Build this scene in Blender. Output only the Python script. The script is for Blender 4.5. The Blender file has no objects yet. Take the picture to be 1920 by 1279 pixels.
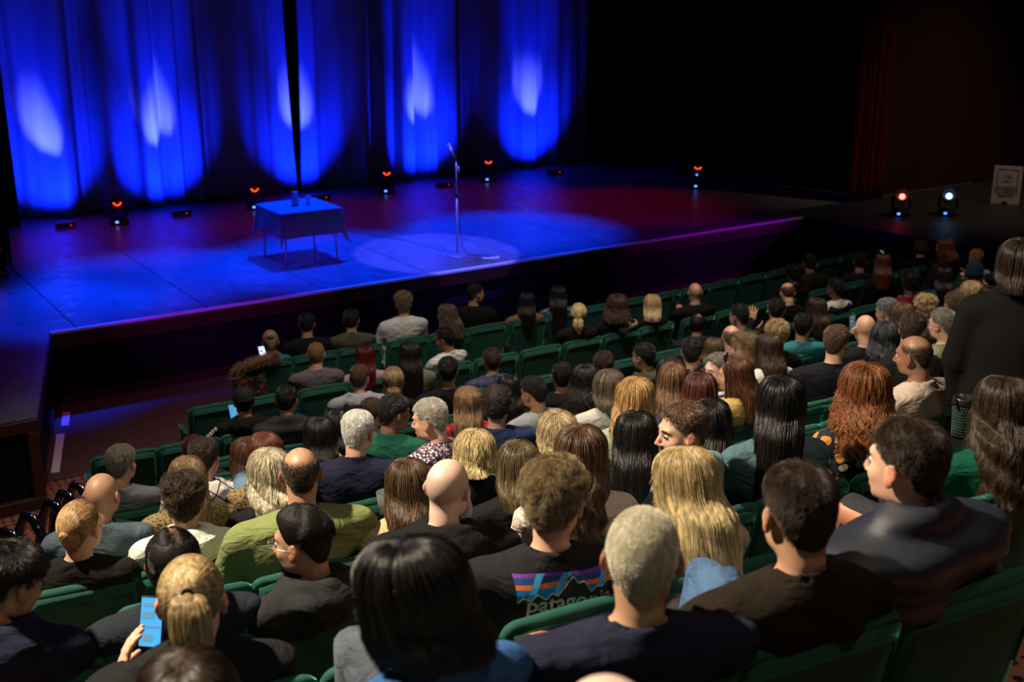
import bpy, bmesh, math, random
import numpy as np
from mathutils import Matrix, Vector
from mathutils.bvhtree import BVHTree
random.seed(7); RNG = np.random.default_rng(11)
SC = bpy.context.scene; COL = SC.collection
PI = math.pi
R_ = math.radians

# ------------------------------------------------------------------ camera
cam_d = bpy.data.cameras.new('camera'); cam = bpy.data.objects.new('camera', cam_d); COL.objects.link(cam)
cam_d.sensor_width = 36.0; cam_d.lens = 2223.0 / 1920 * 36
cam.location = (0, 0, 4.73); cam.rotation_euler = (R_(90 - 17.244), 0, R_(-33.49))
cam_d.clip_start = .05; cam_d.clip_end = 100
cam_d.dof.use_dof = True; cam_d.dof.focus_distance = 5.3; cam_d.dof.aperture_fstop = 3.2
SC.camera = cam
SC.view_settings.view_transform = 'Standard'; SC.view_settings.look = 'None'
SC.view_settings.gamma = 1.0; SC.view_settings.use_curve_mapping = False
SC.view_settings.exposure = 0.0
SC.cycles.max_bounces = 5; SC.cycles.diffuse_bounces = 2; SC.cycles.glossy_bounces = 3
SC.cycles.transmission_bounces = 4; SC.cycles.transparent_max_bounces = 6
SC.cycles.sample_clamp_indirect = 4.0
w = bpy.data.worlds.new('world'); SC.world = w; w.use_nodes = True
w.node_tree.nodes['Background'].inputs[0].default_value = (.55, .5, .6, 1)
w.node_tree.nodes['Background'].inputs[1].default_value = 0.0

# ------------------------------------------------------------------ lights
def spot(name, loc, target, energy, color, cone, blend=.5, radius=.1):
    d = bpy.data.lights.new(name, 'SPOT'); o = bpy.data.objects.new(name, d); COL.objects.link(o)
    o.location = loc; o.rotation_euler = (Vector(target) - Vector(loc)).to_track_quat('-Z', 'Y').to_euler()
    d.energy = energy; d.color = color; d.spot_size = R_(cone); d.spot_blend = blend; d.shadow_soft_size = radius
    return o
WARM = (1.0, .84, .62)
# house lights hanging over the stalls, and fill spots added among them
spot('house_and_fill_light', (-1.4, 5.6, 8.6), (2.6, 2.6, 2.6), 6000, WARM, 74, .9, .13)
spot('house_and_fill_light', (4.2, 7.4, 8.9), (5.2, 7.4, 1.0), 2300, (1, .86, .70), 76, 1, .16)
spot('house_and_fill_light', (8.5, 8.0, 8.9), (9.2, 7.0, 1.0), 1500, (1, .78, .60), 82, 1, .16)
spot('house_and_fill_light', (1.2, .2, 8.9), (2.0, 3.0, 2.4), 160, (1, .86, .7), 120, 1, .3)
spot('house_and_fill_light', (.6, 7.4, 8.9), (1.2, 8.6, 0), 420, (1, .84, .66), 44, 1, .2)  # weak spot added to warm the left aisle carpet
spot('house_and_fill_light', (5.5, 1.2, 8.9), (5.0, 3.2, 2.0), 260, (1, .84, .66), 80, 1, .3)  # added fill over the right-hand back rows
# blue wash on the stage floor
BL = (.0, .034, 1.0)
for x, y, tx, ty, e, c in ((5.4, 17.0, 4.5, 15.4, 7800, 32), (8.2, 16.8, 7.0, 15.1, 11500, 34), (10.6, 16.8, 10.0, 15.2, 10500, 33), (4.4, 16.4, 3.0, 14.5, 6500, 24)):
    spot('stage_wash_light', (x, y, 7.6), (tx, ty, .88), e, BL, c, .75, .12)
spot('stage_key_light', (8.0, 10.6, 8.2), (8.30, 14.45, .88), 5600, (.135, .125, 1.0), 16.5, .15, .04)
# red wash
RD = (1.0, .0, .045)
for x, y, tx, ty, e, c in ((4.4, 17.6, 4.8, 17.9, 360, 38), (7.6, 17.6, 8.0, 17.9, 360, 38), (10.8, 17.6, 11.2, 17.8, 300, 38), (12.4, 16.4, 12.9, 15.9, 420, 38)):
    spot('stage_wash_light', (x, y, 7.6), (tx, ty, .88), e, RD, c, .8, .15)
# violet wash over the pit floor and the stage lip
spot('stage_wash_light', (2.2, 9.2, 8.2), (5.0, 12.5, 0), 260, (.42, .0, 1.0), 22, 1, .1)
spot('stage_wash_light', (2.6, 9.0, 8.2), (3.2, 12.3, 0), 260, (.80, .0, .55), 28, 1, .1)
spot('added_lip_light', (-2.2, 7.5, 3.4), (4.6, 13.46, .86), 2000, (.40, .0, 1.0), 14, 1, .08)  # this spot and the next float free, added to tint the stage lip violet
spot('added_lip_light', (19.5, 8.6, 3.4), (12.9, 13.46, .90), 1700, (.46, .0, .85), 18, 1, .08)
spot('front_of_house_light', (8.2, 5.6, 5.6), (8.3, 13.46, .88), 800, (.10, .09, 1.0), 26, 1, .08)
spot('house_and_fill_light', (18.8, 8.6, 8.9), (18.4, 12.8, 1.3), 900, (1, .66, .5), 50, 1, .2)  # warm fill added to lift the right wall and notice out of black
# blue uplights standing at the foot of the drapes
UP = ((4.3, 19.3, 1150), (6.15, 19.25, 1250), (8.7, 19.3, 1150), (11.2, 19.25, 1350), (13.8, 19.3, 1000))
for x, y, e in UP:
    spot('uplight_beam', (x, y, 1.02), (x + .02, 20.2, 1.75), e * .62, (.001, .013, 1.0), 84, .9, .05)
    spot('uplight_beam', (x, y, 1.02), (x + .02, 20.2, 4.2), e * .9, (.001, .012, 1.0), 34, 1, .05)
    spot('uplight_beam', (x, y, 1.02), (x + .02, 20.2, 2.35), e * 1.5, (.07, .10, 1.0), 24, 1, .03)

# ------------------------------------------------------------------ materials
MATS = {}
def nodes(m): return m.node_tree.nodes, m.node_tree.links
def mat(name, col=(.5, .5, .5), rough=.6, spec=.4, metal=0, sheen=0, noise=0, nscale=30, bump=0, bscale=60, emit=None, es=0, trans=0, alpha=1, coat=0, sss=0, stretch=None):
    if name in MATS: return MATS[name]
    m = bpy.data.materials.new(name); m.use_nodes = True; N, L = nodes(m); b = N['Principled BSDF']
    b.inputs['Base Color'].default_value = (*col, 1); b.inputs['Roughness'].default_value = rough
    b.inputs['Specular IOR Level'].default_value = spec; b.inputs['Metallic'].default_value = metal
    b.inputs['Sheen Weight'].default_value = sheen
    if sheen: b.inputs['Sheen Roughness'].default_value = .4; b.inputs['Sheen Tint'].default_value = (*[min(1, c * 3 + .1) for c in col], 1)
    b.inputs['Transmission Weight'].default_value = trans; b.inputs['Coat Weight'].default_value = coat
    b.inputs['Alpha'].default_value = alpha
    if sss: b.inputs['Subsurface Weight'].default_value = sss; b.inputs['Subsurface Radius'].default_value = (.012, .004, .002); b.inputs['Subsurface Scale'].default_value = 1
    if emit: b.inputs['Emission Color'].default_value = (*emit, 1); b.inputs['Emission Strength'].default_value = es
    tc = N.new('ShaderNodeTexCoord')
    if noise or bump:
        mp = N.new('ShaderNodeMapping'); L.new(tc.outputs['Object'], mp.inputs[0])
        if stretch: mp.inputs['Scale'].default_value = stretch
    if noise:
        n = N.new('ShaderNodeTexNoise'); n.inputs['Scale'].default_value = nscale; n.inputs['Detail'].default_value = 4
        L.new(mp.outputs[0], n.inputs['Vector'])
        mx = N.new('ShaderNodeMix'); mx.data_type = 'RGBA'
        mx.inputs[6].default_value = (*[c * (1 - noise) for c in col], 1); mx.inputs[7].default_value = (*[min(1, c * (1 + noise)) for c in col], 1)
        L.new(n.outputs[0], mx.inputs[0]); L.new(mx.outputs[2], b.inputs['Base Color'])
    if bump:
        n2 = N.new('ShaderNodeTexNoise'); n2.inputs['Scale'].default_value = bscale; n2.inputs['Detail'].default_value = 3
        L.new(mp.outputs[0], n2.inputs['Vector'])
        bp = N.new('ShaderNodeBump'); bp.inputs['Strength'].default_value = bump; bp.inputs['Distance'].default_value = .01
        L.new(n2.outputs[0], bp.inputs['Height']); L.new(bp.outputs[0], b.inputs['Normal'])
    MATS[name] = m; return m
def bsdf(m): return m.node_tree.nodes['Principled BSDF']

# ------------------------------------------------------------------ mesh helpers
def link(name, data, parent=None, m=None, smooth=False):
    o = bpy.data.objects.new(name, data); COL.objects.link(o)
    if parent: o.parent = parent
    if m is not None:
        if not data.materials: data.materials.append(m)
        elif data.materials[0] != m: o.material_slots[0].link = 'OBJECT'; o.material_slots[0].material = m
    if smooth and isinstance(data, bpy.types.Mesh): data.shade_smooth()
    return o
def mesh(name, V, F):
    me = bpy.data.meshes.new(name)
    V = np.asarray(V, dtype=np.float32)
    if isinstance(F, np.ndarray):
        n, k = F.shape
        me.vertices.add(len(V)); me.vertices.foreach_set('co', V.ravel())
        me.loops.add(n * k); me.loops.foreach_set('vertex_index', F.astype(np.int32).ravel())
        me.polygons.add(n); me.polygons.foreach_set('loop_start', np.arange(0, n * k, k, dtype=np.int32))
        me.update(calc_edges=True); me.validate()
    else:
        me.from_pydata([tuple(v) for v in V], [], F); me.update()
    return me
def fin(bm, name):
    me = bpy.data.meshes.new(name); bmesh.ops.recalc_face_normals(bm, faces=bm.faces); bm.to_mesh(me); bm.free(); return me
def box(bm, c, s, rot=None, bev=0, seg=1):
    r = bmesh.ops.create_cube(bm, size=1); vs = r['verts']
    bmesh.ops.scale(bm, vec=s, verts=vs)
    if bev:
        es = list({e for v in vs for e in v.link_edges})
        q = bmesh.ops.bevel(bm, geom=es, offset=bev, segments=seg, affect='EDGES', profile=.5)
        vs = list({v for f in q['faces'] for v in f.verts} | {v for v in vs if v.is_valid})
    if rot is not None: bmesh.ops.rotate(bm, cent=(0, 0, 0), matrix=rot, verts=vs)
    bmesh.ops.translate(bm, vec=c, verts=vs)
def cyl(bm, p, q, r, r2=None, seg=16, cap=True):
    p = Vector(p); q = Vector(q); d = q - p
    M = Matrix.Translation((p + q) / 2) @ d.to_track_quat('Z', 'Y').to_matrix().to_4x4()
    bmesh.ops.create_cone(bm, cap_ends=cap, segments=seg, radius1=r, radius2=r if r2 is None else r2, depth=d.length, matrix=M)
def ball(bm, c, r, s=(1, 1, 1), u=16, v=10):
    bmesh.ops.create_uvsphere(bm, u_segments=u, v_segments=v, radius=r, matrix=Matrix.Translation(c) @ Matrix.Diagonal((*s, 1)))
def tube(bm, pts, r, seg=8, closed=False):
    pts = [Vector(p) for p in pts]; n = len(pts); rings = []
    up = Vector((0, 0, 1)); prev = None
    for i, p in enumerate(pts):
        a = pts[i - 1] if (i > 0 or closed) else p; b = pts[(i + 1) % n] if (i < n - 1 or closed) else p
        t = (b - a).normalized()
        if prev is None: nx = t.orthogonal().normalized()
        else: nx = (prev - t * prev.dot(t)).normalized()
        prev = nx; ny = t.cross(nx); rr = r[i] if isinstance(r, (list, tuple)) else r
        rings.append([bm.verts.new(p + nx * math.cos(2 * PI * k / seg) * rr + ny * math.sin(2 * PI * k / seg) * rr) for k in range(seg)])
    for i in range(n if closed else n - 1):
        A = rings[i]; B = rings[(i + 1) % n]
        for k in range(seg): bm.faces.new((A[k], A[(k + 1) % seg], B[(k + 1) % seg], B[k]))
    if not closed:
        bm.faces.new(rings[0][::-1]); bm.faces.new(rings[-1])
def lathe(bm, prof, c=(0, 0, 0), seg=24):
    rings = []
    for r, z in prof:
        rings.append([bm.verts.new((c[0] + r * math.cos(2 * PI * k / seg), c[1] + r * math.sin(2 * PI * k / seg), c[2] + z)) for k in range(seg)])
    for A, B in zip(rings, rings[1:]):
        for k in range(seg): bm.faces.new((A[k], A[(k + 1) % seg], B[(k + 1) % seg], B[k]))
    if prof[0][0] > 1e-4: bm.faces.new(rings[0][::-1])
    if prof[-1][0] > 1e-4: bm.faces.new(rings[-1])
def prism(bm, poly, z0, z1):
    a = [bm.verts.new((x, y, z0)) for x, y in poly]; b = [bm.verts.new((x, y, z1)) for x, y in poly]
    n = len(poly); bm.faces.new(a[::-1]); bm.faces.new(b)
    for i in range(n): bm.faces.new((a[i], a[(i + 1) % n], b[(i + 1) % n], b[i]))
def mk(name, fn, m, parent=None, smooth=False):
    bm = bmesh.new(); fn(bm); return link(name, fin(bm, name), parent, m, smooth)
def tag(o, label=None, cat=None, group=None, kind=None):
    if label: o['label'] = label
    if cat: o['category'] = cat
    if group: o['group'] = group
    if kind: o['kind'] = kind
    return o
def empty(name, loc=(0, 0, 0), rz=0):
    o = bpy.data.objects.new(name, None); o.empty_display_size = .1; COL.objects.link(o); o.location = loc; o.rotation_euler = (0, 0, rz); return o
def struct(name, fn, m, parent=None, smooth=False):
    o = mk(name, fn, m, parent, smooth)
    if parent is None: o['kind'] = 'structure'
    return o
def text_mesh(s, size, align='CENTER', ext=0.0, bold=0.0):
    c = bpy.data.curves.new('t', 'FONT'); c.body = s; c.size = size; c.align_x = align; c.extrude = ext; c.offset = bold
    o = bpy.data.objects.new('t', c); COL.objects.link(o); dg = bpy.context.evaluated_depsgraph_get()
    me = bpy.data.meshes.new_from_object(o.evaluated_get(dg)); bpy.data.objects.remove(o); bpy.data.curves.remove(c)
    return me

# ================================================================== THE ROOM
ROWS = [10.9, 9.87, 8.85, 7.9, 7.15, 6.45, 5.75, 5.05, 4.35, 3.65, 2.9, 2.05, 1.25, .4]
FZ_S = [0, .9, 1.6, 3, 4, 5, 6, 7, 8, 9, 9.8, 10, 14]
FZ_Z = [3.98, 3.68, 3.42, 2.93, 2.60, 2.30, 2.02, 1.74, 1.48, 1.28, 1.23, 1.23, 1.23]
def fz(s): return float(np.interp(s, FZ_S, FZ_Z) - 1.23)
def cur(x): return (x - 8.7) ** 2 / 110.0
def row_az(x): return math.atan((8.7 - x) / 55.0)            # clockwise facing angle of a seat
ST = .88
M_black = mat('black_drape', (.006, .006, .008), .95, .1, bump=.2, bscale=9)
M_blackwall = mat('black_paint', (.006, .005, .006), .8, .2, noise=.3, nscale=4)
M_redwall = mat('maroon_plaster', (.020, .004, .003), .85, .2, noise=.35, nscale=1.2)
M_reddrape = mat('maroon_velvet', (.085, .004, .005), .9, .1, sheen=.2)
M_brown = mat('stained_wood', (.045, .013, .007), .45, .4, noise=.5, nscale=6, stretch=(1, 8, 8), bump=.2)
M_deck = mat('stage_deck', (.13, .13, .135), .33, .5, noise=.28, nscale=2.3, bump=.05, bscale=30)
def scuffs(m, lo=.26, hi=.5):
    N, L = nodes(m); b = bsdf(m); tc = N.new('ShaderNodeTexCoord'); n = N.new('ShaderNodeTexNoise'); n.inputs['Scale'].default_value = 5; n.inputs['Detail'].default_value = 6
    L.new(tc.outputs['Object'], n.inputs['Vector']); mr = N.new('ShaderNodeMapRange'); mr.inputs['From Min'].default_value = .35; mr.inputs['From Max'].default_value = .7
    mr.inputs['To Min'].default_value = lo; mr.inputs['To Max'].default_value = hi; L.new(n.outputs[0], mr.inputs[0]); L.new(mr.outputs[0], b.inputs['Roughness'])
scuffs(M_deck)
M_wing = mat('wing_floor', (.018, .018, .019), .55, .4, noise=.5, nscale=14, bump=.2)
M_white = mat('white_tape', (.75, .75, .78), .5)
# carpet with a small lattice pattern
M_carpet = mat('carpet', (.16, .06, .045), .95, .1, bump=.4, bscale=300)
def carpet(m):
    N, L = nodes(m); b = bsdf(m); tc = N.new('ShaderNodeTexCoord')
    vo = N.new('ShaderNodeTexVoronoi'); vo.inputs['Scale'].default_value = 13; vo.inputs['Randomness'].default_value = .15
    L.new(tc.outputs['Object'], vo.inputs['Vector'])
    rp = N.new('ShaderNodeValToRGB'); rp.color_ramp.elements[0].position = .22; rp.color_ramp.elements[0].color = (.04, .018, .018, 1)
    rp.color_ramp.elements[1].position = .34; rp.color_ramp.elements[1].color = (.30, .125, .085, 1)
    L.new(vo.outputs['Distance'], rp.inputs[0]); L.new(rp.outputs[0], b.inputs['Base Color'])
carpet(M_carpet)
M_wood = mat('pit_boards', (.10, .055, .042), .5, .4, noise=.35, nscale=5, stretch=(6, 1, 1), bump=.1)

# floors: raked tiers under the rows, flat floor before the stage
def tiers(bm):
    edges = [s - .12 for s in ROWS]                       # risers, front to back
    xs = np.linspace(-4, 20, 25)
    prof = [(11.32, 0)]
    zprev = 0
    for k, s in enumerate(ROWS):
        z = fz(s)
        if k: prof.append((edges[k - 1], zprev)); prof.append((edges[k - 1], z))
        zprev = z
    prof.append((-4.0, zprev))
    grid = [[bm.verts.new((x, min(s + cur(x) * (1 if s < 11 else 0), 11.32), z)) for x in xs] for s, z in prof]
    for A, B in zip(grid, grid[1:]):
        for i in range(len(xs) - 1): bm.faces.new((B[i], B[i + 1], A[i + 1], A[i]))
struct('floor', tiers, M_carpet)
pit = struct('floor', lambda bm: box(bm, (8, 12.45, -.06), (26, 2.26, .1)), mat('underlay', (.03, .02, .02), .8))
# pit boards, each a plank of its own
pl_me = None
for i in range(46):
    y0 = 11.33; x0 = .6 + i * .305
    if pl_me is None:
        bm = bmesh.new(); box(bm, (0, 0, 0), (.3035, 2.14, .02), bev=.0006); pl_me = fin(bm, 'plank')
    o = link('plank', pl_me, pit, M_wood); o.location = (x0, 12.41, -.003)
# auditorium walls, ceiling
struct('wall_left', lambda bm: box(bm, (-4.1, 8, 4.6), (.2, 26, 9.4)), M_redwall)
struct('wall_back', lambda bm: box(bm, (8, -4.1, 4.6), (26, .2, 9.4)), M_redwall)
struct('wall_right', lambda bm: box(bm, (22.1, 8, 4.6), (.2, 26, 9.4)), M_redwall)
struct('ceiling', lambda bm: box(bm, (8, 8.5, 9.4), (26, 26, .2)), M_blackwall)
# stage house
struct('wall_stage_back', lambda bm: box(bm, (9, 21.4, 4.6), (26, .2, 9.4)), M_blackwall)
struct('wall_proscenium_left', lambda bm: (box(bm, (-.95, 14.2, 4.7), (6.1, .3, 9.2)),), M_blackwall)
struct('wall_proscenium_right', lambda bm: box(bm, (19.6, 14.2, 4.7), (4.9, .3, 9.2)), M_redwall)
struct('trim_proscenium_header', lambda bm: box(bm, (9, 14.2, 8.5), (14.4, .3, 1.6)), M_redwall)
# stage deck: sub-floor with laid panels
XL, XR = 2.70, 14.68
sub = struct('floor_stage', lambda bm: box(bm, (9, 17.35, ST - .06), (25.9, 7.78, .1)), M_blackwall)
me_p = None
pw, pd = 1.535, 2.56
k = 0
for i in range(-1, 11):
    for j in range(3):
        if me_p is None:
            bm = bmesh.new(); box(bm, (0, 0, 0), (pw - .012, pd - .006, .02), bev=.0025); me_p = fin(bm, 'panel')
        x = 3.0 + pw * (i + .5); y = 13.50 + pd * (j + .5)
        o = link('panel', me_p, sub, M_deck); o.location = (x, y, ST - .01 - .0006 * ((i * 7 + j * 3) % 3)); k += 1
struct('trim_stage_nosing', lambda bm: box(bm, ((XL + XR) / 2, 13.47, ST - .011), (XR - XL, .055, .034), bev=.004), M_white)
# side aprons, splayed
def apronL(bm): prism(bm, [(-3.9, 14.0), (-3.9, 10.80), (1.96, 10.78), (2.69, 13.44), (2.69, 14.0)], ST - .05, ST + .001)
def apronR(bm): prism(bm, [(14.69, 14.0), (14.69, 13.44), (15.05, 10.30), (21.9, 10.30), (21.9, 14.0)], ST - .05, ST + .001)
struct('floor_apron_left', apronL, M_deck); struct('floor_apron_right', apronR, M_wing)
# stage front: brown fascia boards over recessed black panels
def fascia(x0, y0, x1, y1, name):
    root = empty(name, (0, 0, 0)); root['kind'] = 'structure'
    L = math.hypot(x1 - x0, y1 - y0); a = math.atan2(y1 - y0, x1 - x0); n = max(1, round(L / 2.0)); st = L / n
    nx, ny = math.sin(a), -math.cos(a)
    rot = Matrix.Rotation(a, 3, 'Z')
    for i in range(n):
        cx = x0 + (x1 - x0) * (i + .5) / n; cy = y0 + (y1 - y0) * (i + .5) / n
        mk('fascia_board', lambda bm: box(bm, (cx - nx * .01, cy - ny * .01, ST - .115), (st - .006, .04, .17), rot, .003), M_brown, root)
        mk('panel', lambda bm: box(bm, (cx - nx * .07, cy - ny * .07, .39), (st - .012, .03, .62), rot, .004), M_blackwall, root)
        mk('skirting', lambda bm: box(bm, (cx - nx * .05, cy - ny * .05, .05), (st - .004, .05, .10), rot, .003), M_brown, root)
    mk('ledge', lambda bm: box(bm, ((x0 + x1) / 2 - nx * .03, (y0 + y1) / 2 - ny * .03, .42), (L, .02, .012), rot), M_blackwall, root)
fascia(XL, 13.44, XR, 13.44, 'wall_stage_front')
fascia(1.96, 10.79, 2.69, 13.42, 'wall_apron_left_side')
fascia(14.70, 13.42, 15.05, 10.32, 'wall_apron_right_side')
fascia(15.06, 10.30, 21.5, 10.30, 'wall_apron_right_front')
# left apron front: wooden frame round a black speaker cloth
lf = empty('wall_apron_left_front'); lf['kind'] = 'structure'
mk('top_rail', lambda bm: box(bm, (.0, 10.76, ST - .06), (3.9, .07, .115), bev=.004), M_brown, lf)
mk('bottom_rail', lambda bm: box(bm, (.0, 10.76, .06), (3.9, .07, .12), bev=.004), M_brown, lf)
mk('stile', lambda bm: box(bm, (1.90, 10.76, .44), (.10, .068, .64), bev=.004), M_brown, lf)
mk('stile', lambda bm: box(bm, (-.6, 10.76, .44), (.10, .068, .64), bev=.004), M_brown, lf)
mk('grille_cloth', lambda bm: box(bm, (0, 10.80, .44), (3.8, .02, .66)), M_black, lf)
# tape on the pit floor
for k, (a, b) in enumerate((((2.72, 13.2), (2.60, 12.78)), ((2.50, 12.55), (2.20, 11.52)))):
    def strip(bm):
        d = Vector((b[0] - a[0], b[1] - a[1], 0)); n = Vector((-d.y, d.x, 0)).normalized() * .04
        prism(bm, [(a[0] - n.x, a[1] - n.y), (b[0] - n.x, b[1] - n.y), (b[0] + n.x, b[1] + n.y), (a[0] + n.x, a[1] + n.y)], .007, .011)
    o = mk('floor_tape', strip, M_white)
    tag(o, ['short worn white tape mark at the corner of the stage front', 'long white tape line on the pit floor beside the left apron'][k], 'tape')
o = mk('white_block', lambda bm: box(bm, (4.02, 11.74, .03), (.10, .26, .05), Matrix.Rotation(.25, 3, 'Z'), .004), M_white); 
tag(o, 'small pale block lying on the pit floor left of the front seats', 'block')

# ------------------------------------------------------------------ drapes
def drape(name, x0, x1, y, z0, z1, m, amp, lam, seed, flare=0, dens=40, edge=None):
    rg = random.Random(seed); n = int((x1 - x0) * dens); nz = 26
    ph = [0]; ps = []
    for i in range(n + 1):
        x = x0 + (x1 - x0) * i / n
        ph.append(ph[-1] + (2 * PI / lam) * (x1 - x0) / n * (.55 + .9 * (.5 + .5 * math.sin(x * 1.7 + seed)) + .25 * math.sin(x * 4.1 + seed * 2)))
    V = []; F = []
    for j in range(nz + 1):
        t = j / nz; z = z1 + (z0 - z1) * t
        for i in range(n + 1):
            x = x0 + (x1 - x0) * i / n; p = ph[i]
            a = amp * (.35 + .65 * (.5 + .5 * math.sin(x * .9 + seed * 1.3))) * (.75 + .35 * t)
            yy = y - a * math.sin(p + .35 * math.sin(2.2 * t + x)) - .35 * a * math.sin(2.3 * p + 1 + t) - .1 * a * math.sin(5.1 * p)
            xx = x + flare * (t ** 2) * (x - (x0 + x1) / 2) / (x1 - x0) + .02 * math.sin(p * .7 + t * 3)
            if edge:                                          # inner edge hangs away from the other half
                e = edge(t); s = (x - x0) / (x1 - x0) if edge_side < 0 else (x1 - x) / (x1 - x0)
                xx += e * max(0, 1 - s * 9) ** 1.5 * edge_side * -1
            V.append((xx, yy, z))
    for j in range(nz):
        for i in range(n):
            a = j * (n + 1) + i; F.append((a, a + 1, a + n + 2, a + n + 1))
    me = mesh(name, V, np.array(F)); me.shade_smooth(); o = link(name, me, None, m)
    md = o.modifiers.new('thick', 'SOLIDIFY'); md.thickness = .012
    return o
edge_side = 0
M_drape = mat('wool_drape', (.30, .30, .33), .9, .15, noise=.12, nscale=50, bump=.15, bscale=140)
edge_side = 1
o = drape('stage_curtain', 3.55, 8.72, 20.25, ST + .01, 8.6, M_drape, .14, .62, 3, edge=lambda t: .10 * math.sin(PI * min(1, t * 1.0)) + .03 * t)
tag(o, 'left half of the tall blue-lit drape behind the stage', 'curtain')
edge_side = -1
o = drape('stage_curtain', 8.70, 15.3, 20.28, ST + .01, 8.6, M_drape, .13, .66, 8, edge=lambda t: .10 * math.sin(PI * min(1, t * .9)) + .02)
tag(o, 'right half of the tall blue-lit drape, right of the centre gap', 'curtain')
edge_side = 0
for x0, x1, y, sd, lab in ((.4, 3.06, 17.1, 12, 'black side drape behind the moving head lamp at the left picture edge'), (1.2, 3.72, 19.75, 5, 'black side drape closing the left edge of the stage'), (14.98, 17.6, 19.7, 6, 'black side drape next to the blue drape on the right'), (15.6, 18.0, 17.6, 9, 'second black side drape, nearer the audience on the right wing')):
    o = drape('side_drape', x0, x1, y, ST + .01, 8.6, M_black, .07, .4, sd, dens=24); tag(o, lab, 'curtain')
def leg(bm):
    pass
o = drape('house_curtain', 16.25, 17.15, 13.92, ST + .01, 8.6, M_reddrape, .05, .22, 4, dens=60); tag(o, 'dark red gathered house curtain at the right of the stage opening', 'curtain')

# ------------------------------------------------------------------ stage lanterns
M_fix = mat('fixture_black', (.02, .02, .022), .45, .5)
M_red = mat('red_lens', (.3, 0, 0), .3, emit=(1, .010, .004), es=1.3); M_redhot = mat('red_led', (1, .1, .03), .3, emit=(1, .05, .012), es=6)
M_blue = mat('blue_lens', (0, .05, .3), .3, emit=(.004, .12, 1), es=1.6); M_bluehot = mat('blue_led', (.2, .5, 1), .3, emit=(.12, .35, 1), es=12)
M_disp = mat('display_blue', (.1, .3, 1), .3, emit=(.06, .2, 1), es=4)
def moving_head(x, y, rz, tilt, label, col='red', bright=1, z=ST):
    r = empty('moving_head_light', (x, y, z), rz); tag(r, label, 'stage light')
    mk('base', lambda bm: box(bm, (0, 0, .05), (.30, .22, .09), bev=.015, seg=2), M_fix, r)
    d = mk('display', lambda bm: box(bm, (-.03, -.112, .055), (.045, .006, .03)), M_disp, r)
    mk('control_panel', lambda bm: box(bm, (.06, -.112, .055), (.06, .005, .03)), mat('panel_grey', (.12, .08, .1), .4), r)
    def yoke(bm):
        tube(bm, [(-.13, 0, .34), (-.145, 0, .25), (-.135, 0, .14), (-.08, 0, .11), (.08, 0, .11), (.135, 0, .14), (.145, 0, .25), (.13, 0, .34)], .022, 8)
    mk('yoke', yoke, M_fix, r, True)
    h = empty('head', (0, 0, .33)); h.parent = r; h.rotation_euler = (tilt, 0, 0)
    def shell(bm):
        lathe(bm, [(.02, -.15), (.07, -.14), (.095, -.08), (.10, 0), (.105, .06), (.11, .10), (.098, .105), (.098, .095)], seg=24)
    mk('housing', shell, M_fix, h, True)
    L1 = M_red if col == 'red' else M_blue; L2 = M_redhot if col == 'red' else M_bluehot
    if bright > 1: L2 = mat('hot_' + col, (1, 1, 1), .3, emit=(1, .07, .05) if col == 'red' else (.22, .5, 1), es=11); L1 = mat('ring_' + col, (.2, 0, 0), .3, emit=(1, .004, .004) if col == 'red' else (.002, .08, 1), es=3.5)
    mk('lens', lambda bm: lathe(bm, [(.0001, .092), (.06, .093), (.094, .088)], seg=24), L1, h, True)
    def leds(bm):
        if bright > 1:
            cyl(bm, (.0, -.03, .094), (.0, -.03, .104), .045, seg=18)
        else:
            for a in (200, 235, 270, 305, 340): cyl(bm, (.055 * math.cos(R_(a)), .055 * math.sin(R_(a)), .092), (.055 * math.cos(R_(a)), .055 * math.sin(R_(a)), .097), .011, seg=8)
    mk('light_emitter', leds, L2, h)
    return r
toward = math.atan2(0, 1)
moving_head(5.08, 19.1, R_(-16), R_(62), 'moving head lamp with red lens between the first two blue pools, left of the table')
moving_head(7.39, 19.1, R_(-20), R_(62), 'moving head lamp with red lens just behind the table')
moving_head(9.99, 19.25, R_(-24), R_(48), 'moving head lamp with red lens between table and microphone')
moving_head(12.22, 19.3, R_(-28), R_(42), 'moving head lamp with red lens right of the microphone stand')
mh = moving_head(15.07, 16.5, R_(-38), R_(36), 'lone moving head lamp with red lens in the dark right wing')
mk('status_light', lambda bm: box(bm, (-.02, -.125, .27), (.03, .01, .025)), M_disp, mh)
moving_head(2.74, 16.55, R_(-6), R_(50), 'moving head lamp with red lens cut by the left picture edge')
moving_head(16.08, 12.63, R_(-50), R_(66), 'moving head lamp glowing bright red on the right apron', 'red', 2)
moving_head(16.76, 12.23, R_(-52), R_(66), 'moving head lamp glowing bright blue on the right apron', 'blue', 2)
for k, (x, y, e) in enumerate(UP):
    r = empty('uplight', (x, y, ST), 0)
    tag(r, 'low floor uplight at the foot of the drape, %s blue pool from the left' % ['first', 'second', 'third', 'fourth', 'fifth'][k], 'stage light')
    mk('housing', lambda bm: box(bm, (0, 0, .055), (.30, .16, .07), bev=.01), M_fix, r)
    mk('foot', lambda bm: box(bm, (-.12, 0, .01), (.03, .18, .02)), M_fix, r); mk('foot', lambda bm: box(bm, (.12, 0, .01), (.03, .18, .02)), M_fix, r)
    mk('status_light', lambda bm: ball(bm, (.06, -.085, .045), .012), mat('status_red', (.5, 0, .05), .3, emit=(.9, .05, .1), es=.7), r)
    mk('lens', lambda bm: box(bm, (0, 0, .093), (.24, .10, .006)), M_fix, r)

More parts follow.
